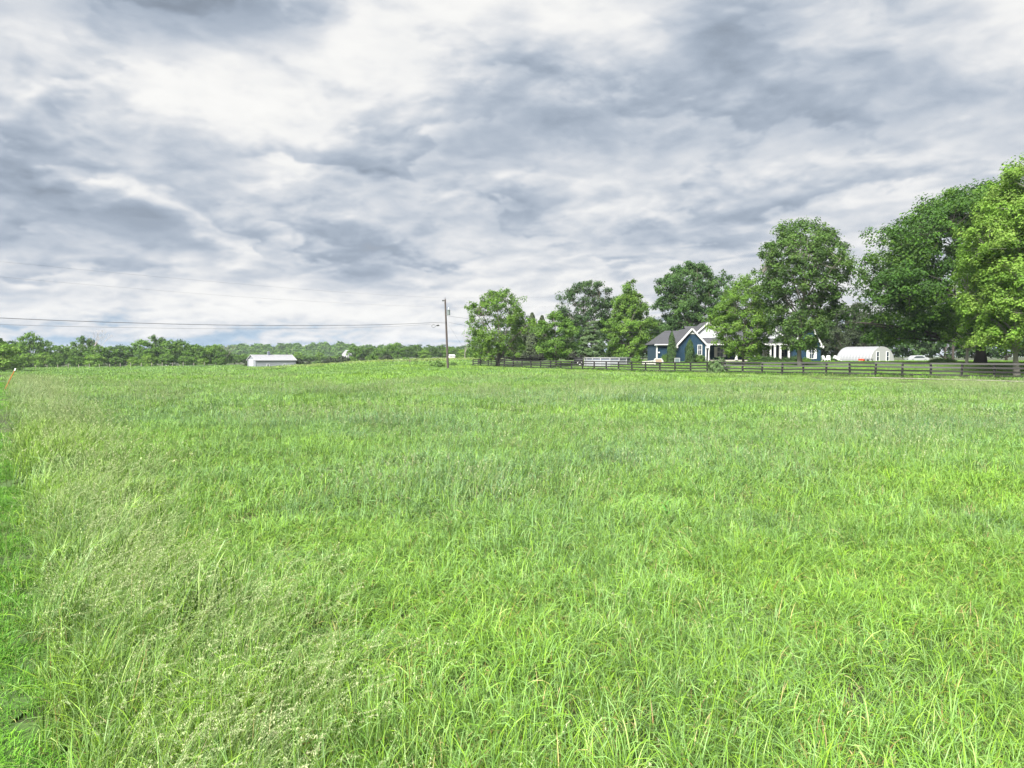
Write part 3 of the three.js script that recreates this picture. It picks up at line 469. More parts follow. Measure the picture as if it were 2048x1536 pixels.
{ const c = thing('cable_splice', 'black splice case hanging with a coil of cable on the thick telephone cable', 'cable splice', lx - 1.55, lz + 1.6, 0, null, 6.55); new MB().color(0.02, 0.02, 0.02).tube([[0.05, 0, 0], [0.12, 0, 0], [0.42, 0.03, 0], [0.5, 0.03, 0]], [0.05, 0.09, 0.09, 0.05], 8).build('case', M.rubber, c); new MB().color(0.04, 0.04, 0.04).tube(Array.from({ length: 15 }, (_, k) => { const a = k / 14 * 6.28; return [-0.35 + 0.28 * Math.cos(a), -0.06 + 0.18 * Math.sin(a), 0]; }), 0.025, 5).build('cable_loop', M.rubber, c); new MB().color(0.03, 0.03, 0.03).tube([[-0.3, 0.1, 0], [-0.3, 0.26, 0]], 0.012, 4).tube([[0.28, 0.1, 0], [0.28, 0.3, 0]], 0.012, 4).build('hanger', M.rubber, c); }

// ---------------------------------------------------------------- blue house
const roofTex = noiseTex(256, 31, 0.55, 1.0, 22, 4);
const mat = { blue: std(0.0045, 0.027, 0.050, 0.95), white: std(0.50, 0.50, 0.49, 0.5), roof: new THREE.MeshStandardMaterial({ color: C(0.075, 0.077, 0.085), roughness: 0.95, side: THREE.DoubleSide, map: roofTex }), dark: std(0.012, 0.013, 0.016, 0.7), siding: std(0.46, 0.47, 0.49, 0.6), shutter: std(0.52, 0.52, 0.51, 0.5), brick: std(0.16, 0.09, 0.07, 0.9), deck: std(0.30, 0.28, 0.25, 0.8) };
function roofGeo(quads) { const p = [], uv = [], ix = []; for (const q of quads) { const k = p.length / 3; q.forEach((v) => p.push(...v)); const a = new THREE.Vector3(...q[0]), U = new THREE.Vector3(...q[1]).sub(a).normalize(), Nn = new THREE.Vector3(...q[q.length - 1]).sub(a).cross(U).normalize(), V = Nn.clone().cross(U); q.forEach((v) => { const d = new THREE.Vector3(...v).sub(a); uv.push(d.dot(U) / 4, d.dot(V) / 4); }); for (let j = 1; j < q.length - 1; j++) ix.push(k, k + j, k + j + 1); } const g = new THREE.BufferGeometry(); g.setAttribute('position', new THREE.Float32BufferAttribute(p, 3)); g.setAttribute('uv', new THREE.Float32BufferAttribute(uv, 2)); g.setIndex(ix); return g; }
function mesh(name, g, m, parent) { const o = shadowed(new THREE.Mesh(g, m)); o.name = name; parent.add(o); return o; }
// lapped boards: a wall of the given outline (list of x,y) at depth z, as courses that each stand a little proud
function lapWall(name, outline, z, m, parent, course = 0.19, nz = 1) {
  const mb = new MB(), ys = outline.map((p) => p[1]), y0 = Math.min(...ys), y1 = Math.max(...ys), span = (y) => { let a = 1e9, b = -1e9; for (let k = 0; k < outline.length; k++) { const p = outline[k], q = outline[(k + 1) % outline.length]; if ((p[1] - y) * (q[1] - y) > 0 || p[1] === q[1]) continue; const x = lerp(p[0], q[0], (y - p[1]) / (q[1] - p[1])); a = Math.min(a, x); b = Math.max(b, x); } return [a, b]; };
  for (let y = y0; y < y1 - 0.02; y += course) { const t = Math.min(y + course, y1 - 0.001), [a, b] = span(y + 0.0005), [c, d] = span(t); if (b < a || d < c) continue; mb.quad([a, y, z + 0.022 * nz], [b, y, z + 0.022 * nz], [d, t, z], [c, t, z]).quad([a, y, z], [b, y, z], [b, y, z + 0.022 * nz], [a, y, z + 0.022 * nz]); }
  return mb.build(name, m, parent);
}
function windowPart(parent, x, y, z, w, h, shutters) {
  const f = new MB(); for (const s of [-1, 1]) { f.box(x + s * (w / 2 + 0.05), y, z + 0.04, 0.1, h + 0.2, 0.09); f.box(x, y + s * (h / 2 + 0.05), z + 0.04, w, 0.1, 0.09); } f.box(x, y, z + 0.035, w, 0.06, 0.07); f.box(x, y + h / 4, z + 0.03, 0.03, h / 2 - 0.06, 0.05); f.box(x, y - h / 4, z + 0.03, 0.03, h / 2 - 0.06, 0.05);
  const o = f.build('window', mat.white, parent); for (const s of [-1, 1]) new MB().box(x, y + s * h / 4, z + 0.012, w, h / 2 - 0.04, 0.012).build('pane', M.glass, o);
  if (shutters) for (const s of [-1, 1]) { const b = new MB(); b.box(x + s * (w / 2 + 0.31), y, z + 0.04, 0.36, h + 0.14, 0.05); for (let k = 0; k < 12; k++) b.box(x + s * (w / 2 + 0.31), y - h / 2 + (k + 0.5) * h / 12, z + 0.07, 0.28, h / 20, 0.02); b.build('shutter', mat.shutter, parent); }
}
{
  const K = 106 / 1366, Y = (py, D = 106) => 2.2 + (712 - py) / 1366 * D, hx = X(1382, 106), hz = -106, hs = thing('house', 'dark blue house with white trim, grey roof, gables and a columned front porch', 'house', hx, hz); const gy = hs.position.y;
  const xd = (px, z) => ((px - 1024) * (106 - z) - 358 * 106) / 1366, x = (px) => xd(px, 0), y = (py) => Y(py) - gy, part = (n, g, m = mat.white) => g.build(n, m, hs);
  const E = y(688), xl = xd(1312, -2.6), xb0 = x(1353), xb1 = x(1412), B = -0.4;
  // wing A: the hipped left wing, its front wall 2.6 m behind the gable
  lapWall('wall', [[xl, B], [xb0 + 0.3, B], [xb0 + 0.3, E], [xl, E]], -2.6, mat.blue, hs); part('wall', new MB().box(xl + 0.02, (E + B) / 2, -6, 0.1, E - B, 6.8), mat.blue);
  const rl = xl - 0.25, ry = y(658.5);
  mesh('roof', roofGeo([[[rl, E, -2.2], [x(1420), E, -2.2], [x(1420), ry, -6.6], [xl + 2.25, ry, -6.6]], [[rl, E, -11], [rl, E, -2.2], [xl + 2.25, ry, -6.6]], [[x(1420), E, -11], [rl, E, -11], [xl + 2.25, ry, -6.6], [x(1420), ry, -6.6]]]), mat.roof, hs);
  part('fascia', new MB().box((rl + xb0) / 2, E - 0.11, -2.17, xb0 - rl + 0.2, 0.24, 0.06)); part('gutter', new MB().box((rl + xb0) / 2, E - 0.06, -2.08, xb0 - rl + 0.1, 0.13, 0.12));
  part('soffit', new MB().box((rl + xb0) / 2, E - 0.245, -2.4, xb0 - rl, 0.03, 0.4)); part('corner_board', new MB().box(xl + 0.05, (E + B) / 2 - 0.1, -2.55, 0.16, E - B - 0.2, 0.05)); part('downspout', new MB().tube([[xl - 0.05, E - 0.2, -2.15], [xl + 0.12, E - 0.5, -2.45], [xl + 0.12, B, -2.45]], 0.075, 6));
  part('wall_lamp', new MB().tube([[xd(1317.5, -2.5), 1.35, -2.55], [xd(1317.5, -2.5), 1.45, -2.4], [xd(1317.5, -2.5), 1.58, -2.42]], [0.05, 0.14, 0.06], 8));
  // wing B: the front gable
  const ax = x(1382), aY = y(656), xc0 = xb0, xc1 = xb1, wy = y(667.5), slope = (aY - E) / (ax - xc0), cut = (aY - 0.35 - wy) / slope;
  lapWall('wall', [[xc0, B], [xc1, B], [xc1, E - 0.12], [ax + cut, wy], [ax - cut, wy], [xc0, E - 0.12]], 0, mat.blue, hs);
  lapWall('gable_siding', [[ax - cut, wy], [ax + cut, wy], [ax, aY - 0.32]], 0.02, mat.siding, hs, 0.16); part('gable_band', new MB().box(ax, wy, 0.07, cut * 2 + 0.1, 0.12, 0.05));
  part('wall', new MB().box(xc0 - 0.02, (E + B) / 2, -1.4, 0.08, E - B, 2.7), mat.blue); part('wall', new MB().box(xc1 + 0.02, (E + B) / 2, -2.6, 0.08, E - B, 5.1), mat.blue);
  const o = 0.35, rakeL = [xc0 - o, E - slope * o], rakeR = [xc1 + o, E - slope * o];
  mesh('roof', roofGeo([[[rakeL[0], rakeL[1], 0.4], [ax, aY, 0.4], [ax, aY, -8], [rakeL[0], rakeL[1], -2.4]], [[ax, aY, 0.4], [rakeR[0], rakeR[1], 0.4], [rakeR[0], rakeR[1], -5], [ax, aY, -8]]]), mat.roof, hs);
  for (const q of [rakeL, rakeR]) part('rake_board', new MB().bar([q[0], q[1] - 0.14, 0.4], [ax, aY - 0.14, 0.4], 0.06, 0.24)); for (const s of [-1, 1]) part('soffit', new MB().bar([s < 0 ? rakeL[0] : rakeR[0], rakeL[1] - 0.24, 0.2], [ax, aY - 0.25, 0.2], 0.36, 0.04));
  part('gable_return', new MB().box(rakeL[0] + 0.2, rakeL[1] - 0.12, 0.25, 0.5, 0.26, 0.4)); part('gable_return', new MB().box(rakeR[0] - 0.2, rakeR[1] - 0.12, 0.25, 0.5, 0.26, 0.4));
  part('corner_board', new MB().box(xc1 - 0.08, (E + B) / 2 - 0.15, 0.05, 0.16, E - B - 0.3, 0.05)); part('downspout', new MB().tube([[xc1 + 0.3, E - 0.3, 0.3], [xc1 + 0.32, E - 0.7, 0.12], [xc1 + 0.32, B, 0.12]], 0.075, 6));
  windowPart(hs, x(1398.7), y(700), 0.01, 0.52, 1.42, false);
  // centre: the main block with its porch
  const zM = -4.2, c0 = xd(1412, -4.2), c1 = xd(1606, -4.2), Em = y(684), rm = y(648);
  lapWall('wall', [[c0, B], [c1, B], [c1, Em], [c0, Em]], zM, mat.blue, hs);
  mesh('roof', roofGeo([[[x(1395), Em + 0.2, zM + 0.4], [c1 + 1, Em + 0.2, zM + 0.4], [c1 + 1, rm, zM - 4.6], [x(1395), rm, zM - 4.6]], [[c1 + 1, Em + 0.2, zM - 9.6], [x(1395), Em + 0.2, zM - 9.6], [x(1395), rm, zM - 4.6], [c1 + 1, rm, zM - 4.6]]]), mat.roof, hs);
  mesh('porch_roof', roofGeo([[[x(1414), y(686), -0.9], [xd(1592, -1), y(686), -0.9], [xd(1592, -1), y(674), zM + 0.3], [x(1414), y(674), zM + 0.3]]]), mat.roof, hs); part('porch_beam', new MB().box((x(1414) + xd(1592, -1)) / 2, y(688), -1.05, xd(1592, -1) - x(1414), 0.3, 0.14)); part('porch_ceiling', new MB().box((x(1414) + xd(1592, -1)) / 2, y(688) + 0.02, -2.6, xd(1592, -1) - x(1414) - 0.1, 0.05, 2.9), mat.siding);
  part('porch_floor', new MB().box((x(1414) + xd(1592, -1)) / 2, 0.12, -2.6, xd(1592, -1) - x(1414), 0.36, 3.1), mat.deck);
  for (const px of [1417, 1472, 1508, 1540, 1549, 1560, 1577, 1590]) { const c = new MB(), hgt = y(689.5) - 0.3; c.box(xd(px, -1), 0.3 + hgt / 2, -1.05, 0.26, hgt, 0.24).box(xd(px, -1), 0.4, -1.05, 0.36, 0.2, 0.34).box(xd(px, -1), 0.3 + hgt - 0.1, -1.05, 0.36, 0.16, 0.34); c.build('column', mat.white, hs); }
  part('door', new MB().box(xd(1530, -4), 1.35, zM + 0.06, 0.95, 2.05, 0.08), mat.white); for (const px of [1440, 1495, 1568]) windowPart(hs, xd(px, -4), 1.55, zM + 0.03, 0.9, 1.5, true);
  part('corner_board', new MB().box(xd(1473, -4), 1.2, -3.95, 0.18, 2.6, 0.2)); 
  // upper white gables
  const dormer = (px, py, wpx, pyE, z, depth) => { const w = wpx * K / 2, ay = y(py), ey = y(pyE), cx = xd(px, z), oy = (ay - ey) / w * 0.3; lapWall('gable_siding', [[cx - w, Em - 0.1], [cx + w, Em - 0.1], [cx + w, ey - 0.1], [cx, ay - 0.12], [cx - w, ey - 0.1]], z, mat.siding, hs, 0.17); mesh('roof', roofGeo([[[cx - w - 0.3, ey - oy, z + 0.35], [cx, ay, z + 0.35], [cx, ay, z - depth], [cx - w - 0.3, ey - oy, z - depth]], [[cx, ay, z + 0.35], [cx + w + 0.3, ey - oy, z + 0.35], [cx + w + 0.3, ey - oy, z - depth], [cx, ay, z - depth]]]), mat.roof, hs); for (const s of [-1, 1]) part('rake_board', new MB().bar([cx + s * (w + 0.3), ey - oy - 0.12, z + 0.35], [cx, ay - 0.12, z + 0.35], 0.06, 0.22)); for (const s of [-1, 1]) part('wall', new MB().box(cx + s * w, (Em + ey) / 2 - 0.1, z - depth / 2, 0.06, ey - Em, depth), mat.siding); };
  dormer(1414.5, 641.5, 74, 674, -4.0, 4.6); part('gable_vent', new MB().box(xd(1414, -4), y(658), -3.95, 0.42, 0.62, 0.05), mat.shutter); dormer(1546, 655, 62, 681, -3.5, 4.4);
  // right wing: steep gable with a shuttered window
  const dx = xd(1613, -0.8), dA = y(640), d0 = xd(1585, -0.8), d1 = xd(1640.5, -0.8), dE = y(689), dz = -0.8, sl = (dA - dE) / (d1 - dx);
  lapWall('wall', [[d0, B], [d1, B], [d1, dE], [dx, dA - 0.25], [d0, dE]], dz, mat.blue, hs); for (const q of [d0, d1]) part('wall', new MB().box(q, (dE + B) / 2, dz - 3.5, 0.08, dE - B, 6.9), mat.blue);
  mesh('roof', roofGeo([[[d0 - 0.25, dE - sl * 0.25, dz + 0.35], [dx, dA, dz + 0.35], [dx, dA, dz - 7], [d0 - 0.25, dE - sl * 0.25, dz - 7]], [[dx, dA, dz + 0.35], [d1 + 0.25, dE - sl * 0.25, dz + 0.35], [d1 + 0.25, dE - sl * 0.25, dz - 7], [dx, dA, dz - 7]]]), mat.roof, hs);
  for (const [q, s] of [[d0 - 0.25, 1], [d1 + 0.25, 1]]) part('rake_board', new MB().bar([q, dE - sl * 0.25 - 0.1, dz + 0.35], [dx, dA - 0.14, dz + 0.35], 0.06, 0.24)); part('gable_return', new MB().box(d1 + 0.08, dE - 0.3, dz + 0.2, 0.5, 0.24, 0.4));
  windowPart(hs, xd(1622, -0.8), y(706.5), dz + 0.02, 0.62, 1.6, true);
  part('foundation', new MB().box((c0 + c1) / 2, -0.2, zM + 0.1, c1 - c0, 0.6, 0.1), mat.brick);
}
// air conditioner
{ const t = thing('air_conditioner', 'square grey air conditioner unit beside the taller cone-shaped evergreen at the house wall', 'air conditioner', X(1353, 103.5), -103.5), c = [0.13, 0.16, 0.17]; new MB().color(...c).box(0, 0.38, 0, 0.7, 0.64, 0.7).build('housing', M.metal, t); new MB().color(0.5, 0.52, 0.53).box(0, 0.73, 0, 0.8, 0.07, 0.8).build('top', M.metal, t); for (const sx of [-1, 1]) for (const sz of [-1, 1]) new MB().color(0.5, 0.52, 0.53).box(sx * 0.37, 0.36, sz * 0.37, 0.06, 0.68, 0.06).build('corner_post', M.metal, t); for (let k = 0; k < 7; k++) new MB().color(0.2, 0.25, 0.27).box(0, 0.13 + k * 0.085, 0.352, 0.64, 0.03, 0.02).build('louver', M.metal, t); new MB().color(0.35, 0.34, 0.32).box(0, 0.02, 0, 0.95, 0.1, 0.95).build('pad', M.wood, t); }

// ---------------------------------------------------------------- pool, garden things
{
  const D = 110, t = thing('swimming_pool', 'round white above-ground pool with a blue band behind the board fence', 'pool', X(1216, D), -D), n = 16, r = 3.72, hh = 1.08;
  for (let k = 0; k < n; k++) {
    const a = k / n * 2 * Math.PI + 0.06, b = (k + 1) / n * 2 * Math.PI + 0.06, s = [Math.cos(a) * r, Math.sin(a) * r], e = [Math.cos(b) * r, Math.sin(b) * r];
    const w = new MB(); w.color(0.24, 0.25, 0.265).quad([s[0], -0.35, s[1]], [e[0], -0.35, e[1]], [e[0], hh * 0.76, e[1]], [s[0], hh * 0.76, s[1]]); const wall = w.build('wall_panel', M.paint, t); new MB().color(0.012, 0.03, 0.12).quad([s[0], hh * 0.76, s[1]], [e[0], hh * 0.76, e[1]], [e[0], hh, e[1]], [s[0], hh, s[1]]).build('blue_band', M.paint, wall);
    new MB().color(0.3, 0.3, 0.315).box(s[0] * 1.012, hh / 2 - 0.15, s[1] * 1.012, 0.14, hh + 0.3, 0.1, new THREE.Matrix4().makeRotationY(-a + Math.PI / 2)).build('upright', M.paint, t);
    new MB().color(0.36, 0.36, 0.36).quad([s[0] * 0.95, hh + 0.05, s[1] * 0.95], [e[0] * 0.95, hh + 0.05, e[1] * 0.95], [e[0] * 1.035, hh + 0.05, e[1] * 1.035], [s[0] * 1.035, hh + 0.05, s[1] * 1.035]).quad([s[0] * 1.035, hh - 0.06, s[1] * 1.035], [e[0] * 1.035, hh - 0.06, e[1] * 1.035], [e[0] * 1.035, hh + 0.05, e[1] * 1.035], [s[0] * 1.035, hh + 0.05, s[1] * 1.035]).build('top_rail', M.paint, t);
  }
  const wgeo = new THREE.CircleGeometry(r * 0.985, 40).rotateX(-Math.PI / 2).translate(0, hh - 0.2, 0), wm = mesh('water', wgeo, new THREE.MeshPhysicalMaterial({ color: C(0.05, 0.22, 0.30), roughness: 0.04 }), t); wm.userData.label = 'still blue pool water';
}
{
  const t = thing('barbecue_trailer', 'black barrel smoker on a trailer with a white wheel arch beside the round pool', 'trailer', X(1157, 112), -112), q = [0.012, 0.012, 0.013];
  new MB().color(...q).tube([[-0.75, 0.85, 0], [-0.7, 0.85, 0], [0.7, 0.85, 0], [0.75, 0.85, 0]], [0.3, 0.42, 0.42, 0.3], 14).build('barrel', M.metal, t); new MB().color(...q).tube([[0.5, 1.2, 0], [0.5, 1.65, 0]], 0.07, 8).build('chimney', M.metal, t); new MB().color(...q).box(0, 0.42, 0, 2.2, 0.08, 0.8).build('chassis', M.metal, t);
  for (const s of [-1, 1]) { const w = new MB().tube([[0.15, 0.28, s * 0.55 - 0.08], [0.15, 0.28, s * 0.55 + 0.08]], 0.28, 16).build('wheel', M.rubber, t); new MB().color(0.6, 0.6, 0.6).tube([[0.15, 0.28, s * 0.55 - 0.09], [0.15, 0.28, s * 0.55 + 0.09]], 0.15, 12).build('rim', M.metal, w); new MB().color(0.75, 0.75, 0.74).tube(Array.from({ length: 9 }, (_, k) => { const a = k / 8 * Math.PI; return [0.15 + 0.42 * Math.cos(a), 0.3 + 0.42 * Math.sin(a), s * 0.55]; }), 0.06, 5).build('wheel_arch', M.paint, t); }
}
{
  const t = thing('garden_bench', 'low white slatted garden bench between the light green bush and the white armchair', 'bench', X(1297, 103), -103), c = [0.42, 0.40, 0.38];
  new MB().color(...c).box(0, 0.62, -0.3, 1.9, 0.09, 0.06, new THREE.Matrix4().makeRotationZ(0.09)).build('top_rail', M.paint, t); for (let k = 0; k < 7; k++) new MB().color(...c).box(-0.84 + k * 0.28, 0.42, -0.3, 0.13, 0.4 + k * 0.02, 0.04).build('slat', M.paint, t); new MB().color(...c).box(0, 0.24, -0.02, 1.9, 0.08, 0.6).build('seat', M.paint, t);
  for (const s of [-1, 1]) for (const z of [-0.27, 0.24]) new MB().color(...c).box(s * 0.86, 0.1, z, 0.09, 0.3, 0.09).build('leg', M.paint, t); new MB().color(...c).box(-0.92, 0.42, 0, 0.07, 0.28, 0.55).build('armrest', M.paint, t);
}
{
  const t = thing('garden_armchair', 'broad rounded armchair with a white frame and tan back at the corner of the house', 'armchair', X(1316, 103.2), -103.2), s = new THREE.Shape(), W = 0.62; s.moveTo(-W, 0); s.lineTo(-W, 0.62); s.quadraticCurveTo(-W, 0.88, -W + 0.26, 0.88); s.lineTo(W - 0.26, 0.88); s.quadraticCurveTo(W, 0.88, W, 0.62); s.lineTo(W, 0); s.closePath();
  const inner = new THREE.Shape(s.getPoints(6).map((p) => new THREE.Vector2(p.x * 0.83, p.y * 0.86 + 0.02))); const hole = new THREE.Path(inner.getPoints()); const ring = s.clone(); ring.holes.push(hole);
  mesh('frame', new THREE.ExtrudeGeometry(ring, { depth: 0.14, bevelSize: 0.02, bevelThickness: 0.02, bevelSegments: 1 }), new THREE.MeshStandardMaterial({ color: C(0.48, 0.46, 0.42), roughness: 0.6 }), t); mesh('back', new THREE.ExtrudeGeometry(inner, { depth: 0.08, bevelEnabled: false }).translate(0, 0, 0.02), new THREE.MeshStandardMaterial({ color: C(0.26, 0.20, 0.14), roughness: 0.85 }), t);
  new MB().color(0.3, 0.26, 0.21).box(0, 0.3, 0.42, 1.0, 0.16, 0.6).build('seat', M.wood, t); for (const q of [-1, 1]) new MB().color(0.46, 0.45, 0.42).box(q * 0.57, 0.3, 0.42, 0.1, 0.6, 0.62).build('armrest', M.paint, t);
}
const lawnChair = (px, D, turn) => {
  const t = thing('lawn_chair', 'white slatted lawn chair on the grass beyond the end wall of the house', 'chair', X(px, D), -D, turn, 'white lawn chairs'), c = [0.5, 0.5, 0.5];
  for (let k = 0; k < 5; k++) new MB().color(...c).box(-0.24 + k * 0.12, 0.66, -0.3, 0.1, 0.75 - Math.abs(k - 2) * 0.07, 0.025, new THREE.Matrix4().makeRotationX(-0.35)).build('back_slat', M.paint, t); new MB().color(...c).box(0, 0.34, 0.02, 0.6, 0.04, 0.6, new THREE.Matrix4().makeRotationX(0.16)).build('seat', M.paint, t);
  for (const s of [-1, 1]) { new MB().color(...c).box(s * 0.36, 0.55, 0, 0.14, 0.03, 0.75).build('armrest', M.paint, t); new MB().color(...c).box(s * 0.34, 0.26, 0.28, 0.05, 0.56, 0.1).build('leg', M.paint, t); new MB().color(...c).box(s * 0.34, 0.24, -0.24, 0.05, 0.6, 0.1, new THREE.Matrix4().makeRotationX(0.25)).build('leg', M.paint, t); }
};
lawnChair(1649, 114, 0.4); lawnChair(1655.5, 115, -0.5);
{
  const t = thing('garden_cart', 'white tipped garden cart on the lawn beside the rounded metal hut', 'cart', X(1673, 108), -108), c = [0.5, 0.5, 0.5], m = new THREE.Matrix4().makeRotationZ(-0.42);
  new MB().color(...c).box(-0.05, 0.62, 0, 0.8, 0.5, 0.6, m).build('tub', M.paint, t); new MB().color(...c).bar([0.25, 0.4, 0.2], [0.72, 0.12, 0.2], 0.06, 0.06).bar([0.25, 0.4, -0.2], [0.72, 0.12, -0.2], 0.06, 0.06).build('handle', M.paint, t); new MB().tube([[-0.1, 0.2, -0.06], [-0.1, 0.2, 0.06]], 0.2, 14).build('wheel', M.rubber, t); new MB().color(0.3, 0.3, 0.3).bar([-0.1, 0.2, 0.09], [0.05, 0.45, 0.2], 0.04, 0.04).bar([-0.1, 0.2, -0.09], [0.05, 0.45, -0.2], 0.04, 0.04).build('fork', M.metal, t);
}
// rounded metal hut
{
  const D = 115, t = thing('metal_hut', 'white rounded ribbed metal hut with a flat end wall and two dark windows', 'hut', X(1764, D - 2.2), -(D - 2.2), 0), sw = 3.0, hh = 2.45, L = 6.4;
  t.rotation.y = 0.47;                                                 // the end wall (local +z) turns away to the side
  const arch = (a, s = 1) => [Math.cos(a) * sw * s, Math.sin(a) * hh * s];
  for (let k = 0; k < 11; k++) { const z0 = -L * k / 11, z1 = -L * (k + 1) / 11, mb = new MB().color(0.27, 0.275, 0.285); for (let j = 0; j < 20; j++) { const a = arch(j / 20 * Math.PI), b = arch((j + 1) / 20 * Math.PI), a2 = arch(j / 20 * Math.PI, 1.010), b2 = arch((j + 1) / 20 * Math.PI, 1.010); const zs = [z0, z0 - 0.10, z1 + 0.10, z1], P = [[a, b], [a2, b2], [a2, b2], [a, b]]; for (let q = 0; q < 3; q++) mb.quad([...P[q][0], zs[q]], [...P[q][1], zs[q]], [...P[q + 1][1], zs[q + 1]], [...P[q + 1][0], zs[q + 1]]); } mb.build('arched_panel', M.metal, t); }
  const s = new THREE.Shape(); s.moveTo(sw, -0.3); for (let j = 0; j <= 24; j++) s.lineTo(...arch(j / 24 * Math.PI, 0.995)); s.lineTo(-sw, -0.3); const end = new MB(), eg = new THREE.ExtrudeGeometry(s, { depth: 0.06, bevelEnabled: false }).translate(0, 0, -0.04); mesh('end_wall', eg, new THREE.MeshStandardMaterial({ color: C(0.31, 0.31, 0.305), roughness: 0.6 }), t);
  for (const q of [-1.25, 1.25]) { const f = new MB().color(0.7, 0.7, 0.68); for (const e of [-1, 1]) f.box(q + e * 0.34, 0.85, 0.05, 0.06, 1.55, 0.06).box(q, 0.85 + e * 0.75, 0.05, 0.62, 0.06, 0.06); f.box(q, 0.8, 0.05, 0.62, 0.05, 0.05); const w = f.build('window', M.paint, t); new MB().box(q, 0.85, 0.03, 0.62, 1.45, 0.02).build('pane', M.glass, w); }
}
{
  const D = 108, t = thing('garden_trailer', 'small red and black flat garden trailer parked before the rounded metal hut', 'trailer', X(1731, D), -D, 0.1); new MB().color(0.55, 0.07, 0.03).box(-0.75, 0.32, 0, 0.45, 0.28, 0.9).build('toolbox', M.paint, t); new MB().color(0.03, 0.03, 0.03).box(0.15, 0.42, 0, 1.7, 0.07, 0.95).build('deck', M.metal, t); new MB().color(0.03, 0.03, 0.03).bar([0.95, 0.42, 0], [1.25, 0.02, 0], 0.07, 0.07).build('tongue', M.metal, t);
  for (const s of [-1, 1]) new MB().tube([[0, 0.18, s * 0.5 - 0.07], [0, 0.18, s * 0.5 + 0.07]], 0.18, 14).build('wheel', M.rubber, t);
}
// parked car
{
  const D = 149, t = thing('parked_car', 'silver-white car parked in the shade under the huge maple', 'car', X(1832, D), -D, 0.06), s = new THREE.Shape();
  [[-2.3, 0.35], [-2.32, 0.75], [-1.5, 0.92], [-0.75, 1.42], [0.75, 1.46], [1.7, 1.0], [2.25, 0.9], [2.3, 0.38]].forEach((p, k) => k ? s.lineTo(...p) : s.moveTo(...p)); const white = new THREE.MeshPhysicalMaterial({ color: C(0.30, 0.31, 0.32), roughness: 0.35, metalness: 0.1, clearcoat: 0.6 });
  mesh('body', new THREE.ExtrudeGeometry(s, { depth: 1.6, bevelSize: 0.08, bevelThickness: 0.08, bevelSegments: 2 }).translate(0, 0, -0.8), white, t);
  for (const z of [-0.89, 0.89]) { const w = new THREE.Shape(); [[-1.25, 0.95], [-0.68, 1.34], [0.68, 1.37], [1.35, 1.0]].forEach((p, k) => k ? w.lineTo(...p) : w.moveTo(...p)); mesh('side_window', new THREE.ExtrudeGeometry(w, { depth: 0.02, bevelEnabled: false }).translate(0, 0, z - 0.01), M.glass, t); }
  for (const [wx, wz] of [[-1.4, 0.8], [1.42, 0.8], [-1.4, -0.8], [1.42, -0.8]]) { const w = new MB().tube([[wx, 0.32, wz - 0.1], [wx, 0.32, wz + 0.12 * Math.sign(wz)]], 0.33, 18).build('wheel', M.rubber, t); new MB().color(0.5, 0.5, 0.52).tube([[wx, 0.32, wz], [wx, 0.32, wz + 0.14 * Math.sign(wz)]], 0.19, 12).build('rim', M.metal, w); }
  for (const z of [-0.6, 0.6]) { new MB().color(0.8, 0.8, 0.78).box(-2.38, 0.68, z, 0.06, 0.14, 0.34).build('headlight', M.glass, t); new MB().color(0.4, 0.02, 0.02).box(2.37, 0.75, z, 0.06, 0.16, 0.3).build('tail_light', M.paint, t); } new MB().box(-1.12, 1.16, 0, 0.03, 0.5, 1.35, new THREE.Matrix4().makeRotationZ(-0.98)).build('windscreen', M.glass, t);
}
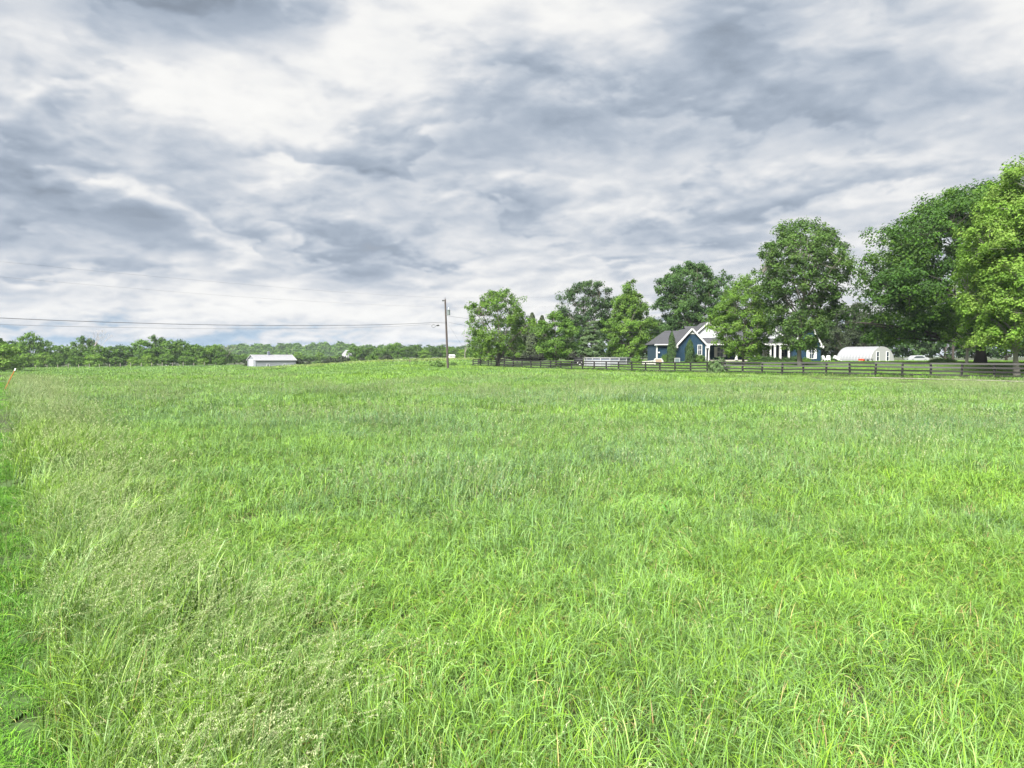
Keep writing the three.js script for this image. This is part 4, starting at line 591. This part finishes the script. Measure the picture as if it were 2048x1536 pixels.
// ---------------------------------------------------------------- grey shed with a cupola
{
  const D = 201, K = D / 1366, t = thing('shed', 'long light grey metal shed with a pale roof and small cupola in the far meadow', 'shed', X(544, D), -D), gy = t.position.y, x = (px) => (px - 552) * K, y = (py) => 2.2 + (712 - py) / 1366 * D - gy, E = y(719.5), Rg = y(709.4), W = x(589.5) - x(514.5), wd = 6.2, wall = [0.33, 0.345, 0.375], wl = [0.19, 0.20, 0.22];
  t.rotation.y = 0.73; const hl = W / 2 / 0.925, hw = wd / 2, side = (z, nz) => { const mb = new MB().color(...wall), n = 44; for (let k = 0; k < n; k++) { const a = lerp(-hl, hl, k / n), b = lerp(-hl, hl, (k + 1) / n), m = a + (b - a) * 0.72; mb.quad([a, -0.8, z], [m, -0.8, z], [m, E, z], [a, E, z]).quad([m, -0.8, z], [(m + b) / 2, -0.8, z + 0.04 * nz], [(m + b) / 2, E, z + 0.04 * nz], [m, E, z]).quad([(m + b) / 2, -0.8, z + 0.04 * nz], [b, -0.8, z], [b, E, z], [(m + b) / 2, E, z + 0.04 * nz]); } return mb; };
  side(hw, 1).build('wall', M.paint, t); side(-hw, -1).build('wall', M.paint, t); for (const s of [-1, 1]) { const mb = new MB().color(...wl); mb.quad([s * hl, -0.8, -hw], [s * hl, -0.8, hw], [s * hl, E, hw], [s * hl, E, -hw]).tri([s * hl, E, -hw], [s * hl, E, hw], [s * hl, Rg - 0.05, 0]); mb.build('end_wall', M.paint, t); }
  for (const s of [-1, 1]) { const mb = new MB().color(0.25, 0.25, 0.265), n = 40; for (let k = 0; k < n; k++) { const a = lerp(-hl - 0.25, hl + 0.25, k / n), b = lerp(-hl - 0.25, hl + 0.25, (k + 1) / n), m = lerp(a, b, 0.8), z1 = s * (hw + 0.25), y1 = E - 0.12; mb.quad([a, y1, z1], [m, y1, z1], [m, Rg, 0], [a, Rg, 0]).quad([m, y1, z1], [b, y1, z1], [b, Rg + 0.05, 0], [m, Rg + 0.05, 0]); } mb.build('roof', M.paint, t); new MB().color(0.42, 0.42, 0.43).box(0, E - 0.16, s * (hw + 0.27), hl * 2 + 0.5, 0.18, 0.04).build('eave_trim', M.paint, t); }
  for (const s of [-1, 1]) { for (const q of [-1, 1]) new MB().color(0.42, 0.42, 0.43).bar([s * (hl + 0.26), E - 0.15, q * (hw + 0.25)], [s * (hl + 0.26), Rg - 0.02, 0], 0.05, 0.18).build('rake_trim', M.paint, t); new MB().color(0.40, 0.40, 0.41).box(s * (hl + 0.04), E, 0, 0.06, 0.2, hw * 2).build('band', M.paint, t); }
  for (const s of [-1, 1]) new MB().color(0.2, 0.21, 0.235).box(s * (hl - 0.02), (E - 0.8) / 2, hw + 0.045, 0.14, E + 0.8, 0.06).build('corner_trim', M.paint, t);
  const win = (px) => { const lx2 = x(px) / 0.925, yy = y(731), f = new MB().color(0.78, 0.78, 0.77); for (const e of [-1, 1]) f.box(lx2 + e * 0.4, yy, hw + 0.06, 0.14, 0.98, 0.06).box(lx2, yy + e * 0.42, hw + 0.06, 0.68, 0.14, 0.06); f.box(lx2, yy, hw + 0.06, 0.68, 0.07, 0.05); const w = f.build('window', M.paint, t); for (const e of [-1, 1]) new MB().box(lx2, yy + e * 0.19, hw + 0.05, 0.68, 0.31, 0.02).build('pane', M.glass, w); }; win(537); win(567.5);
  const door = new MB().color(0.30, 0.31, 0.32); for (const q of [-0.75, 0.75]) { door.box(-hl - 0.05, 1.0, q, 0.05, 2.1, 1.4); } const dr = door.build('door', M.paint, t); for (const q of [-0.75, 0.75]) { const b = new MB().color(0.74, 0.74, 0.74); b.box(-hl - 0.09, 1.0, q - 0.68, 0.04, 2.1, 0.1).box(-hl - 0.09, 1.0, q + 0.68, 0.04, 2.1, 0.1).box(-hl - 0.09, 2.0, q, 0.04, 0.1, 1.26).box(-hl - 0.09, 0.95, q, 0.04, 0.1, 1.26); b.build('door_trim', M.paint, dr); }
  const c = new MB().color(0.16, 0.18, 0.22); c.box(-0.9, Rg + 0.28, 0, 0.62, 0.75, 0.62); const cu = c.build('cupola', M.paint, t); const cr = new MB().color(0.11, 0.12, 0.15), q = 0.45, cy = Rg + 0.66; for (let k = 0; k < 4; k++) { const a = k * Math.PI / 2 + Math.PI / 4, b = a + Math.PI / 2; cr.tri([-0.9 + Math.cos(b) * q * 1.3, cy, Math.sin(b) * q * 1.3], [-0.9 + Math.cos(a) * q * 1.3, cy, Math.sin(a) * q * 1.3], [-0.9, cy + 0.42, 0]); } cr.tube([[-0.9, cy + 0.4, 0], [-0.9, cy + 0.75, 0]], 0.03, 5); cr.build('cupola_roof', M.paint, cu);
}
// far white farmhouse gable among the woods
{
  const D = 345, t = thing('farmhouse', 'far white gabled farmhouse half hidden by the low woods', 'house', X(691, D), -D, -0.5), w = 2.2; new MB().color(0.3, 0.3, 0.3).box(0, 1.5, -2.5, w * 2, 3.4, 5).build('wall', M.paint, t); const r = new MB().color(0.36, 0.36, 0.38); for (const s of [-1, 1]) r.quad([s * (w + 0.3), 3.0, 0.2], [0, 5.2, 0.2], [0, 5.2, -5.2], [s * (w + 0.3), 3.0, -5.2]); r.build('roof', M.paint, t); new MB().color(0.3, 0.3, 0.3).tri([-w, 3.2, 0.02], [w, 3.2, 0.02], [0, 5.0, 0.02]).build('gable', M.paint, t); new MB().box(0, 1.7, 0.02, 0.7, 1.2, 0.04).build('window', M.glass, t);
  const b = thing('barn', 'small far white-roofed barn beyond the utility pole', 'barn', X(905, 255), -255, 0.4); b.scale.setScalar(0.62); new MB().color(0.55, 0.54, 0.5).box(0, 0.8, -1.5, 3.4, 2.0, 3).build('wall', M.wood, b); const r2 = new MB().color(0.45, 0.45, 0.45); for (const s of [-1, 1]) r2.quad([-1.9, 1.7, -1.5 + s * 1.75], [1.9, 1.7, -1.5 + s * 1.75], [1.9, 2.7, -1.5], [-1.9, 2.7, -1.5]); r2.build('roof', M.paint, b);
}
// ---------------------------------------------------------------- mown strip, track and lawn
{
  const rang = (a, b, st) => Array.from({ length: Math.round((b - a) / st) + 1 }, (_, k) => a + k * st);
  const t1 = noiseTex(256, 22, 0.7, 1.0, 8, 4); t1.repeat.set(1 / 2.5, 1 / 2.5);
  tag(sheet('mown_strip', rang(-60, 1, 0.5), rang(-72, 6, 0.5), 0.006, new THREE.MeshStandardMaterial({ color: C(0.06, 0.12, 0.02), roughness: 1, map: t1 }), (x, z) => mowEdge(x, z) < 0.05 && mowEdge(x, z) > -14), 'close-cut bright green strip along the meadow edge');
  tag(sheet('lawn', rang(-10, 110, 1.5), rang(-170, -52, 1.5), 0.06, new THREE.MeshStandardMaterial({ color: C(0.085, 0.16, 0.025), roughness: 1, map: t1 }), (x, z) => fenceSide(x, z) > 1.2), 'mown lawn rising behind the board fence to the blue house');
  const gt = noiseTex(256, 23, 0.55, 1.0, 30, 4); gt.repeat.set(1 / 3, 1 / 3);
  tag(sheet('gravel_track', rang(27, 70, 0.5), rang(-62, -20, 0.5), 0.05, new THREE.MeshStandardMaterial({ color: C(0.42, 0.38, 0.31), roughness: 1, map: gt }), (x, z) => { const s = fenceSide(x, z); return s < -2.7 && s > -4.6 && x > 31 + gN(x * 0.3, z * 0.3) * 1.5; }), 'pale gravel track along the meadow side of the board fence');
}
// ---------------------------------------------------------------- grass
const G = { fresh: [0.168, 0.300, 0.024], mid: [0.115, 0.230, 0.022], blue: [0.145, 0.265, 0.068], straw: [0.34, 0.29, 0.12], deep: [0.055, 0.130, 0.014], pale: [0.245, 0.36, 0.10], rust: [0.20, 0.14, 0.05] };
function blade(mb, bx, bz, az, t0, bend, len, w, segs, twist, y0 = 0) {
  let x = bx, y = y0, z = bz; const ca = Math.cos(az), sa = Math.sin(az), dl = len / segs; let pl = -1, pr = -1;
  for (let k = 0; k <= segs; k++) {
    const s = k / segs, ang = t0 + bend * Math.pow(s, 1.25), hw = w * 0.5 * (k === 0 ? 0.75 : 1 - Math.pow(s, 2.6)), tw = twist * s, wx = -sa * Math.cos(tw), wz = ca * Math.cos(tw), wy = Math.sin(tw);
    if (k === segs) { const t = mb.v(x, y, z); mb.i.push(pl, pr, t); break; }
    const l = mb.v(x - wx * hw, y - wy * hw, z - wz * hw), r = mb.v(x + wx * hw, y + wy * hw, z + wz * hw); if (pl >= 0) mb.i.push(pl, pr, r, pl, r, l); pl = l; pr = r;
    x += Math.sin(ang) * ca * dl; z += Math.sin(ang) * sa * dl; y += Math.cos(ang) * dl;
  }
}
function tuftGeo(seed, n, rad, l0, l1, w0, w1, segs, pal, droop = 1, clumps = 1) {      // a round patch of turf made of clumps that lean their own ways
  const R = rng(seed), mb = new MB(), K = []; for (let k = 0; k < clumps; k++) { const a = R() * 6.283, q = rad * Math.sqrt(R()); K.push([Math.cos(a) * q, Math.sin(a) * q, R() * 6.283, 0.7 + 0.55 * R(), 0.5 + R(), R()]); }
  const cr = rad / Math.sqrt(clumps) * 1.5;
  for (let k = 0; k < n; k++) {
    const c0 = K[Math.floor(R() * clumps)], a = R() * 6.283, q = cr * Math.sqrt(R()), kind = pal[Math.floor(clamp(c0[5] * 0.5 + R() * 0.75 - 0.12, 0, 0.999) * pal.length)], dead = kind === 'straw' || kind === 'rust', len = lerp(l0, l1, Math.pow(R(), 0.8)) * c0[3] * (dead ? 0.7 : 1), c = G[kind], j = 0.8 + 0.4 * R(); mb.color(c[0] * j, c[1] * j, c[2] * j);
    blade(mb, c0[0] + Math.cos(a) * q, c0[1] + Math.sin(a) * q, R() < 0.55 ? c0[2] + (R() - 0.5) * 1.5 : R() * 6.283, 0.05 + 0.55 * R() * droop, (0.35 + 2.0 * R() + (R() < 0.35 ? 0.8 : 0)) * droop * (0.6 + 0.5 * c0[4]), len, lerp(w0, w1, R()), segs, (R() - 0.5) * 2.2);
  }
  return mb.geo(false);
}
function panicleGeo(seed, n, rad, h0, h1, stemW, spread, grains, grainL, cols, droop) {      // flowering stems
  const R = rng(seed), mb = new MB(), wind = R() * 0.8 - 0.4;
  for (let k = 0; k < n; k++) {
    const a = R() * 6.283, q = rad * Math.sqrt(R()), az = wind + (R() - 0.5) * 2.4, H = lerp(h0, h1, R()), bx = Math.cos(a) * q, bz = Math.sin(a) * q, c = cols[Math.floor(R() * cols.length)], P = []; let x = bx, y = 0, z = bz;
    const t0 = 0.05 + 0.2 * R(), bd = droop * (0.5 + R()); for (let s = 0; s <= 6; s++) { P.push([x, y, z]); const an = t0 + bd * Math.pow(s / 6, 2.2); x += Math.sin(an) * Math.cos(az) * H / 6; z += Math.sin(an) * Math.sin(az) * H / 6; y += Math.cos(an) * H / 6; }
    mb.color(0.16, 0.22, 0.07).tube(P, P.map((_, s) => stemW * (1 - 0.1 * s)), 3, false);
    for (let g = 0; g < grains; g++) {
      const f = 4.1 + 1.9 * Math.pow(R(), 0.8), s = Math.min(5, Math.floor(f)), u = f - s, p = [0, 1, 2].map((e) => lerp(P[s][e], P[s + 1][e], u)), sp = spread * (1.15 - (f - 4.1) / 2.1) * (0.3 + 0.7 * R()), b = R() * 6.283, gx = p[0] + Math.cos(b) * sp, gz = p[2] + Math.sin(b) * sp, gy = p[1] + sp * (0.5 - 0.9 * R()), L = grainL * (0.7 + 0.6 * R()), w = L * 0.22, j = 0.8 + 0.4 * R();
      mb.color(c[0] * j, c[1] * j, c[2] * j); const ex = (R() - 0.5) * L, ey = (R() - 0.35) * L, ez = (R() - 0.5) * L, sx = (R() - 0.5), sz = (R() - 0.5), sl = Math.hypot(sx, sz) || 1;
      mb.quad([gx - ex, gy - ey, gz - ez], [gx + sx / sl * w, gy, gz + sz / sl * w], [gx + ex, gy + ey, gz + ez], [gx - sx / sl * w, gy, gz - sz / sl * w]);
      if (sp > 0.012 && g % 2 === 0) { mb.color(0.2, 0.24, 0.09); mb.tri(p, [p[0] + 0.0012, p[1], p[2] + 0.0012], [gx, gy, gz]); }
    }
  }
  return mb.geo(false);
}
const tN = createNoise2D(rng(91)), inView = (x, D, m) => D > -0.5 && Math.abs(x) < 0.80 * D + m;
// how the meadow varies: taller and flattened patches, fresher and greyer patches
function meadow(x, z) {
  const big = tN(x * 0.045, z * 0.07), mid = tN(x * 0.22 + 30, z * 0.26), small = tN(x * 0.8 + 60, z * 0.8), lodge = sstep(0.30, 0.62, tN(x * 0.30 + 90, z * 0.42) * 0.7 + 0.4 * tN(x * 0.9, z * 1.1 + 9));
  const D = -z, band = sstep(15, 24, D) * (1 - sstep(40, 58, D));
  return { h: clamp(1.05 + 0.14 * big + 0.34 * mid + 0.30 * small, 0.6, 1.75), lodge, grey: clamp(0.30 + 0.38 * big + 0.25 * mid + 0.30 * band + 0.35 * lodge, 0, 1), small };
}
function scatter(name, label, geos, cell, d0, d1, margin, place, seed) {
  const R = rng(seed), lists = geos.map(() => []), soft = (d1 - d0) * 0.12;
  for (let D = d0 - soft; D < d1; D += cell) { const half = 0.80 * Math.max(0, D) + margin; for (let x = -half; x < half; x += cell) {
    const px = x + R() * cell, pD = D + R() * cell, q = R(); if (!inView(px, pD, margin)) continue; if (pD < d0 && q > (pD - d0 + soft) / soft) continue; if (pD > d1 - soft && q < (pD - d1 + soft) / soft && d1 < 235) continue;
    const k = Math.floor(R() * geos.length), r = place(px, -pD, R); if (r) lists[k].push([px, -pD, ...r]);
  } }
  const m = new THREE.Matrix4(), q = new THREE.Quaternion(), e = new THREE.Euler(), c = C(1, 1, 1);
  const all = new THREE.Group(); all.name = numbered(name); scene.add(all); tag(all, label, name === 'fence_weeds' ? 'weeds' : 'grass', null, 'stuff');
  lists.forEach((L, k) => {
    if (!L.length) return; const im = shadowed(new THREE.InstancedMesh(geos[k], M.blade, L.length)); im.name = name === 'seed_heads' ? 'flowering_stems' : 'grass_blades'; im.userData.kind = 'stuff';
    L.forEach(([x, z, s, sy, r, g, b, turn, tilt], i) => { e.set(tilt * Math.sin(turn * 7), turn, tilt * Math.cos(turn * 7)); q.setFromEuler(e); m.compose(new THREE.Vector3(x, ground(x, z), z), q, new THREE.Vector3(s, s * sy, s)); im.setMatrixAt(i, m); im.setColorAt(i, c.setRGB(r, g, b)); });
    all.add(im);
  });
}
const tones = (f, R) => { const v = (0.84 + 0.32 * R()), g = f.grey; return [v * lerp(1.04, 0.94, g), v * lerp(1.04, 0.90, g), v * lerp(0.85, 1.9, g)]; };
const meadowPlace = (x, z, R) => {
  const e = mowEdge(x, z); if (e < (-z < 9.5 ? 0.42 : -z < 24 ? 0.7 : 1.2) || fenceSide(x, z) > -0.6) return null; const s = fenceSide(x, z); if (s < -1.6 && s > -5.6 && x > 31 + gN(x * 0.3, z * 0.3) * 1.5) return null;
  const f = meadow(x, z), [r, g, b] = tones(f, R), lod = f.lodge, short = lerp(1, 0.34, sstep(-17, -12, s) * sstep(0, 12, x)) * lerp(1, 0.5, sstep(-27, -14, s) * sstep(20, 30, x)), edge = lerp(1.45, 1, sstep(0.6, 2.4, e));
  return [0.85 + 0.3 * R(), f.h * (1 - 0.42 * lod) * short * edge, r * (s > -12 ? 1.15 : 1), g * (s > -12 ? 1.08 : 1), b, R() * 6.283, 0.03];
};
const mix1 = ['fresh', 'fresh', 'fresh', 'fresh', 'mid', 'mid', 'mid', 'blue', 'blue', 'blue', 'deep', 'deep', 'blue', 'pale', 'straw', 'rust'], mix2 = ['fresh', 'fresh', 'fresh', 'mid', 'mid', 'deep', 'blue', 'blue', 'pale'];
const near = [1, 2, 3, 4, 5, 6, 7, 8].map((k) => tuftGeo(700 + k, 900, 0.42, 0.08, 0.31, 0.0030, 0.0070, 5, mix1, 1.2, 75));
scatter('meadow_grass', 'tall fresh green meadow grass close to the mown strip and out over the open ground', near, 0.42, 0.2, 9.5, 3.2, meadowPlace, 801);
const mid1 = [1, 2, 3, 4, 5, 6].map((k) => tuftGeo(720 + k, 1150, 0.7, 0.10, 0.33, 0.0045, 0.009, 4, mix1, 1.15, 65));
scatter('meadow_grass', 'tall green meadow grass spreading over the open ground', mid1, 0.74, 9.5, 24, 4, meadowPlace, 802);
const mid2 = [1, 2, 3, 4].map((k) => tuftGeo(740 + k, 1300, 1.3, 0.14, 0.36, 0.009, 0.016, 3, mix2, 1.05, 70));
scatter('meadow_grass', 'green meadow grass in the middle of the open ground', mid2, 1.5, 24, 62, 5, meadowPlace, 803);
const far1 = [1, 2, 3].map((k) => tuftGeo(760 + k, 1300, 2.4, 0.18, 0.38, 0.026, 0.045, 3, mix2, 1, 60));
scatter('meadow_grass', 'meadow grass stretching to the utility pole and the board fence', far1, 2.6, 62, 135, 6, meadowPlace, 804);
const far2g = [1, 2].map((k) => tuftGeo(770 + k, 900, 4, 0.25, 0.5, 0.06, 0.10, 2, mix2, 1, 60));
scatter('meadow_grass', 'distant meadow grass around the grey shed', far2g, 4.0, 135, 236, 8, (x, z, R) => { if (x > 0 || fenceSide(x, z) > -0.6 && x > -8) return null; const f = meadow(x, z), t = tones(f, R), dry = sstep(-75, -48, x) * sstep(150, 165, -z); return [0.9 + 0.3 * R(), f.h, t[0] * lerp(1, 1.3, dry), t[1] * lerp(1, 1.0, dry), t[2] * lerp(1, 1.3, dry), R() * 6.283, 0.01]; }, 805);
// a denser fringe stands right along the mown strip
const fringe = [1, 2, 3].map((k) => tuftGeo(780 + k, 90, 0.13, 0.18, 0.48, 0.0030, 0.0065, 5, mix1, 0.9, 5)), fringeFar = [1, 2].map((k) => tuftGeo(785 + k, 160, 0.34, 0.2, 0.5, 0.008, 0.014, 3, mix2, 0.8, 8));
const fringePlace = (w) => (x, z, R) => { const e = mowEdge(x, z); if (e < 0.04 || e > w) return null; const t = tones(meadow(x, z), R); return [0.85 + 0.3 * R(), 0.9 + 0.35 * R(), t[0] * 1.05, t[1], t[2], R() * 6.283, 0.08]; };
scatter('meadow_grass', 'taller fringe of meadow grass along the edge of the mown strip', fringe, 0.17, 0.6, 11, 3, fringePlace(0.75), 806);
scatter('meadow_grass', 'taller fringe of meadow grass farther along the edge of the mown strip', fringeFar, 0.4, 11, 62, 4, fringePlace(1.2), 807);
// flowering stems: thick along the mown strip, thin over the rest
const cream = [[0.33, 0.39, 0.18], [0.30, 0.375, 0.165], [0.375, 0.40, 0.215], [0.26, 0.345, 0.135]], greyg = [[0.22, 0.27, 0.13], [0.26, 0.29, 0.15], [0.18, 0.24, 0.10]];
const pNear = [1, 2, 3, 4].map((k) => panicleGeo(820 + k, 26, 0.40, 0.42, 0.76, 0.0011, 0.024, 58, 0.0078, cream, 1.35)), pSlim = [1, 2, 3].map((k) => panicleGeo(830 + k, 7, 0.6, 0.42, 0.75, 0.0012, 0.011, 24, 0.011, [...cream, ...greyg], 1.2));
const pMid = [1, 2, 3].map((k) => panicleGeo(840 + k, 40, 0.9, 0.45, 0.8, 0.0026, 0.026, 15, 0.019, cream, 1.1)), pGrey = [1, 2, 3].map((k) => panicleGeo(850 + k, 60, 1.4, 0.4, 0.68, 0.0035, 0.02, 9, 0.036, greyg, 0.7));
const stemTone = (R) => { const v = 0.85 + 0.3 * R(); return [v, v, v]; };
const bandW = (x, z) => { const e = mowEdge(x, z); if (e < 0.1) return 0; return sstep(0.1, 0.35, e) * (1 - sstep(0.6, 1.7 + 0.6 * sstep(8, 25, -z), e + 0.6 * tN(x * 0.35, z * 0.35))); };
scatter('seed_heads', 'pale feathery seed heads of tall grass along the mown strip', pNear, 0.31, 0.6, 11, 3, (x, z, R) => { const w = bandW(x, z) * (0.8 + 0.5 * tN(x * 0.8 + 5, z * 0.8)); return R() < w ? [0.85 + 0.4 * R(), 1, ...stemTone(R), R() * 0.9 - 0.45, 0.04] : null; }, 811);
scatter('seed_heads', 'slim flowering grass stems standing thinly in the nearer meadow', pSlim, 0.7, 0.6, 16, 3, (x, z, R) => { const w = Math.max(bandW(x, z), mowEdge(x, z) > 0.3 ? 0.10 + 0.35 * sstep(0.1, 0.8, tN(x * 0.4 + 3, z * 0.4)) : 0); return R() < w ? [0.8 + 0.4 * R(), 1, ...stemTone(R), R() * 6.283, 0.05] : null; }, 812);
scatter('seed_heads', 'pale flowering grass along the meadow edge farther down the mown strip', pMid, 0.8, 11, 60, 4, (x, z, R) => { const w = bandW(x, z) * 1.5; return R() < w * 0.85 ? [0.9 + 0.35 * R(), 1, ...stemTone(R), R() * 6.283, 0.03] : null; }, 813);
scatter('seed_heads', 'greyish flowering stems in drifts across the middle meadow', pGrey, 1.7, 14, 75, 4, (x, z, R) => { if (mowEdge(x, z) < 2 || fenceSide(x, z) > -9) return null; const f = meadow(x, z); return R() < 0.8 * sstep(0.3, 0.8, f.grey) ? [0.8 + 0.4 * R(), 1, ...stemTone(R), R() * 6.283, 0.02] : null; }, 814);
// short grass
const mown = [1, 2, 3, 4].map((k) => tuftGeo(860 + k, 2600, 0.5, 0.045, 0.12, 0.0028, 0.0055, 3, ['fresh', 'mid', 'mid', 'mid', 'mid', 'deep', 'deep', 'straw'], 1.5, 30));
scatter('mown_grass', 'short green mown grass on the strip beside the meadow', mown, 0.55, 0.6, 16, 2.2, (x, z, R) => { const e = mowEdge(x, z); if (e > -0.05 || e < -4) return null; const v = 0.8 + 0.3 * R() + 0.15 * tN(x * 1.3, z * 1.3); return [0.9 + 0.2 * R(), 0.8 + 0.6 * R(), v * 0.82, v * 1.06, v * 0.75, R() * 6.283, 0.01]; }, 821);
const mownFar = [1, 2].map((k) => tuftGeo(866 + k, 900, 1.2, 0.05, 0.12, 0.010, 0.016, 2, ['fresh', 'mid', 'mid', 'deep'], 1.4, 30));
scatter('mown_grass', 'short green mown grass farther along the strip', mownFar, 1.2, 16, 60, 5, (x, z, R) => { const e = mowEdge(x, z); if (e > -0.5 || e < -9) return null; const v = 0.85 + 0.3 * R(); return [0.9 + 0.2 * R(), 1, v * 0.82, v * 1.06, v * 0.75, R() * 6.283, 0.01]; }, 822);
const lawnT = [1, 2].map((k) => tuftGeo(870 + k, 900, 2.2, 0.06, 0.16, 0.03, 0.05, 2, ['fresh', 'fresh', 'mid', 'mid', 'deep'], 1.3, 30));
scatter('lawn_grass', 'short lawn grass behind the board fence around the blue house', lawnT, 2.4, 50, 128, 6, (x, z, R) => { const s = fenceSide(x, z); if (s < 2.4 || x < -6) return null; const v = 0.85 + 0.3 * R(); return [0.9 + 0.2 * R(), 1, v * 0.95, v, v * 0.85, R() * 6.283, 0.01]; }, 823);
const rough = [1, 2].map((k) => tuftGeo(880 + k, 60, 0.4, 0.2, 0.5, 0.018, 0.035, 3, ['mid', 'mid', 'deep', 'deep', 'fresh', 'straw'], 1, 6));
scatter('fence_weeds', 'rough uncut weeds growing under the rails of the board fence', rough, 0.6, 50, 128, 6, (x, z, R) => { const s = fenceSide(x, z); if (s < -0.9 || s > 1.3 || x < -9 || R() < 0.25) return null; const v = 0.7 + 0.4 * R(); return [0.7 + 0.6 * R(), 1, v * 0.9, v, v * 0.85, R() * 6.283, 0.15]; }, 824);
// two single weeds that stand out of the meadow
{
  const t = thing('rush_clump', 'clump of dark upright rush stems rising out of the meadow grass', 'rushes', X(1090, 10.2), -10.2), R = rng(881), mb = new MB(); for (let k = 0; k < 26; k++) { const a = R() * 6.283, q = 0.22 * Math.sqrt(R()), v = 0.8 + 0.4 * R(), x = Math.cos(a) * q * 1.4, z = Math.sin(a) * q, h = 0.55 + 0.4 * R(); mb.color(0.055 * v, 0.10 * v, 0.022 * v).tube([[x, -0.02, z], [x + (R() - 0.5) * 0.06, h * 0.6, z + (R() - 0.5) * 0.06], [x + (R() - 0.5) * 0.12, h, z + (R() - 0.5) * 0.12]], [0.003, 0.0028, 0.001], 4, false); } mb.build('stems', M.blade, t);
  const w = thing('dock_weed', 'single broad-leaved green weed standing upright in the meadow grass', 'weed', X(1336, 8.3), -8.3), w2 = new MB(); w.scale.setScalar(0.62); w2.color(0.09, 0.13, 0.03).tube([[0, -0.02, 0], [0.01, 0.3, 0], [0, 0.62, 0.01]], [0.007, 0.005, 0.003], 6).build('stem', M.blade, w); for (let k = 0; k < 11; k++) { const b = new MB().color(0.07 + 0.02 * R(), 0.18 + 0.04 * R(), 0.03); blade(b, 0, 0, k * 2.4, 0.5 + 0.2 * R(), 0.9, 0.14 + 0.06 * R(), 0.045, 5, 0.2, 0.1 + k * 0.045); b.build('leaf', M.blade, w); }
}



renderer.render(scene, camera);
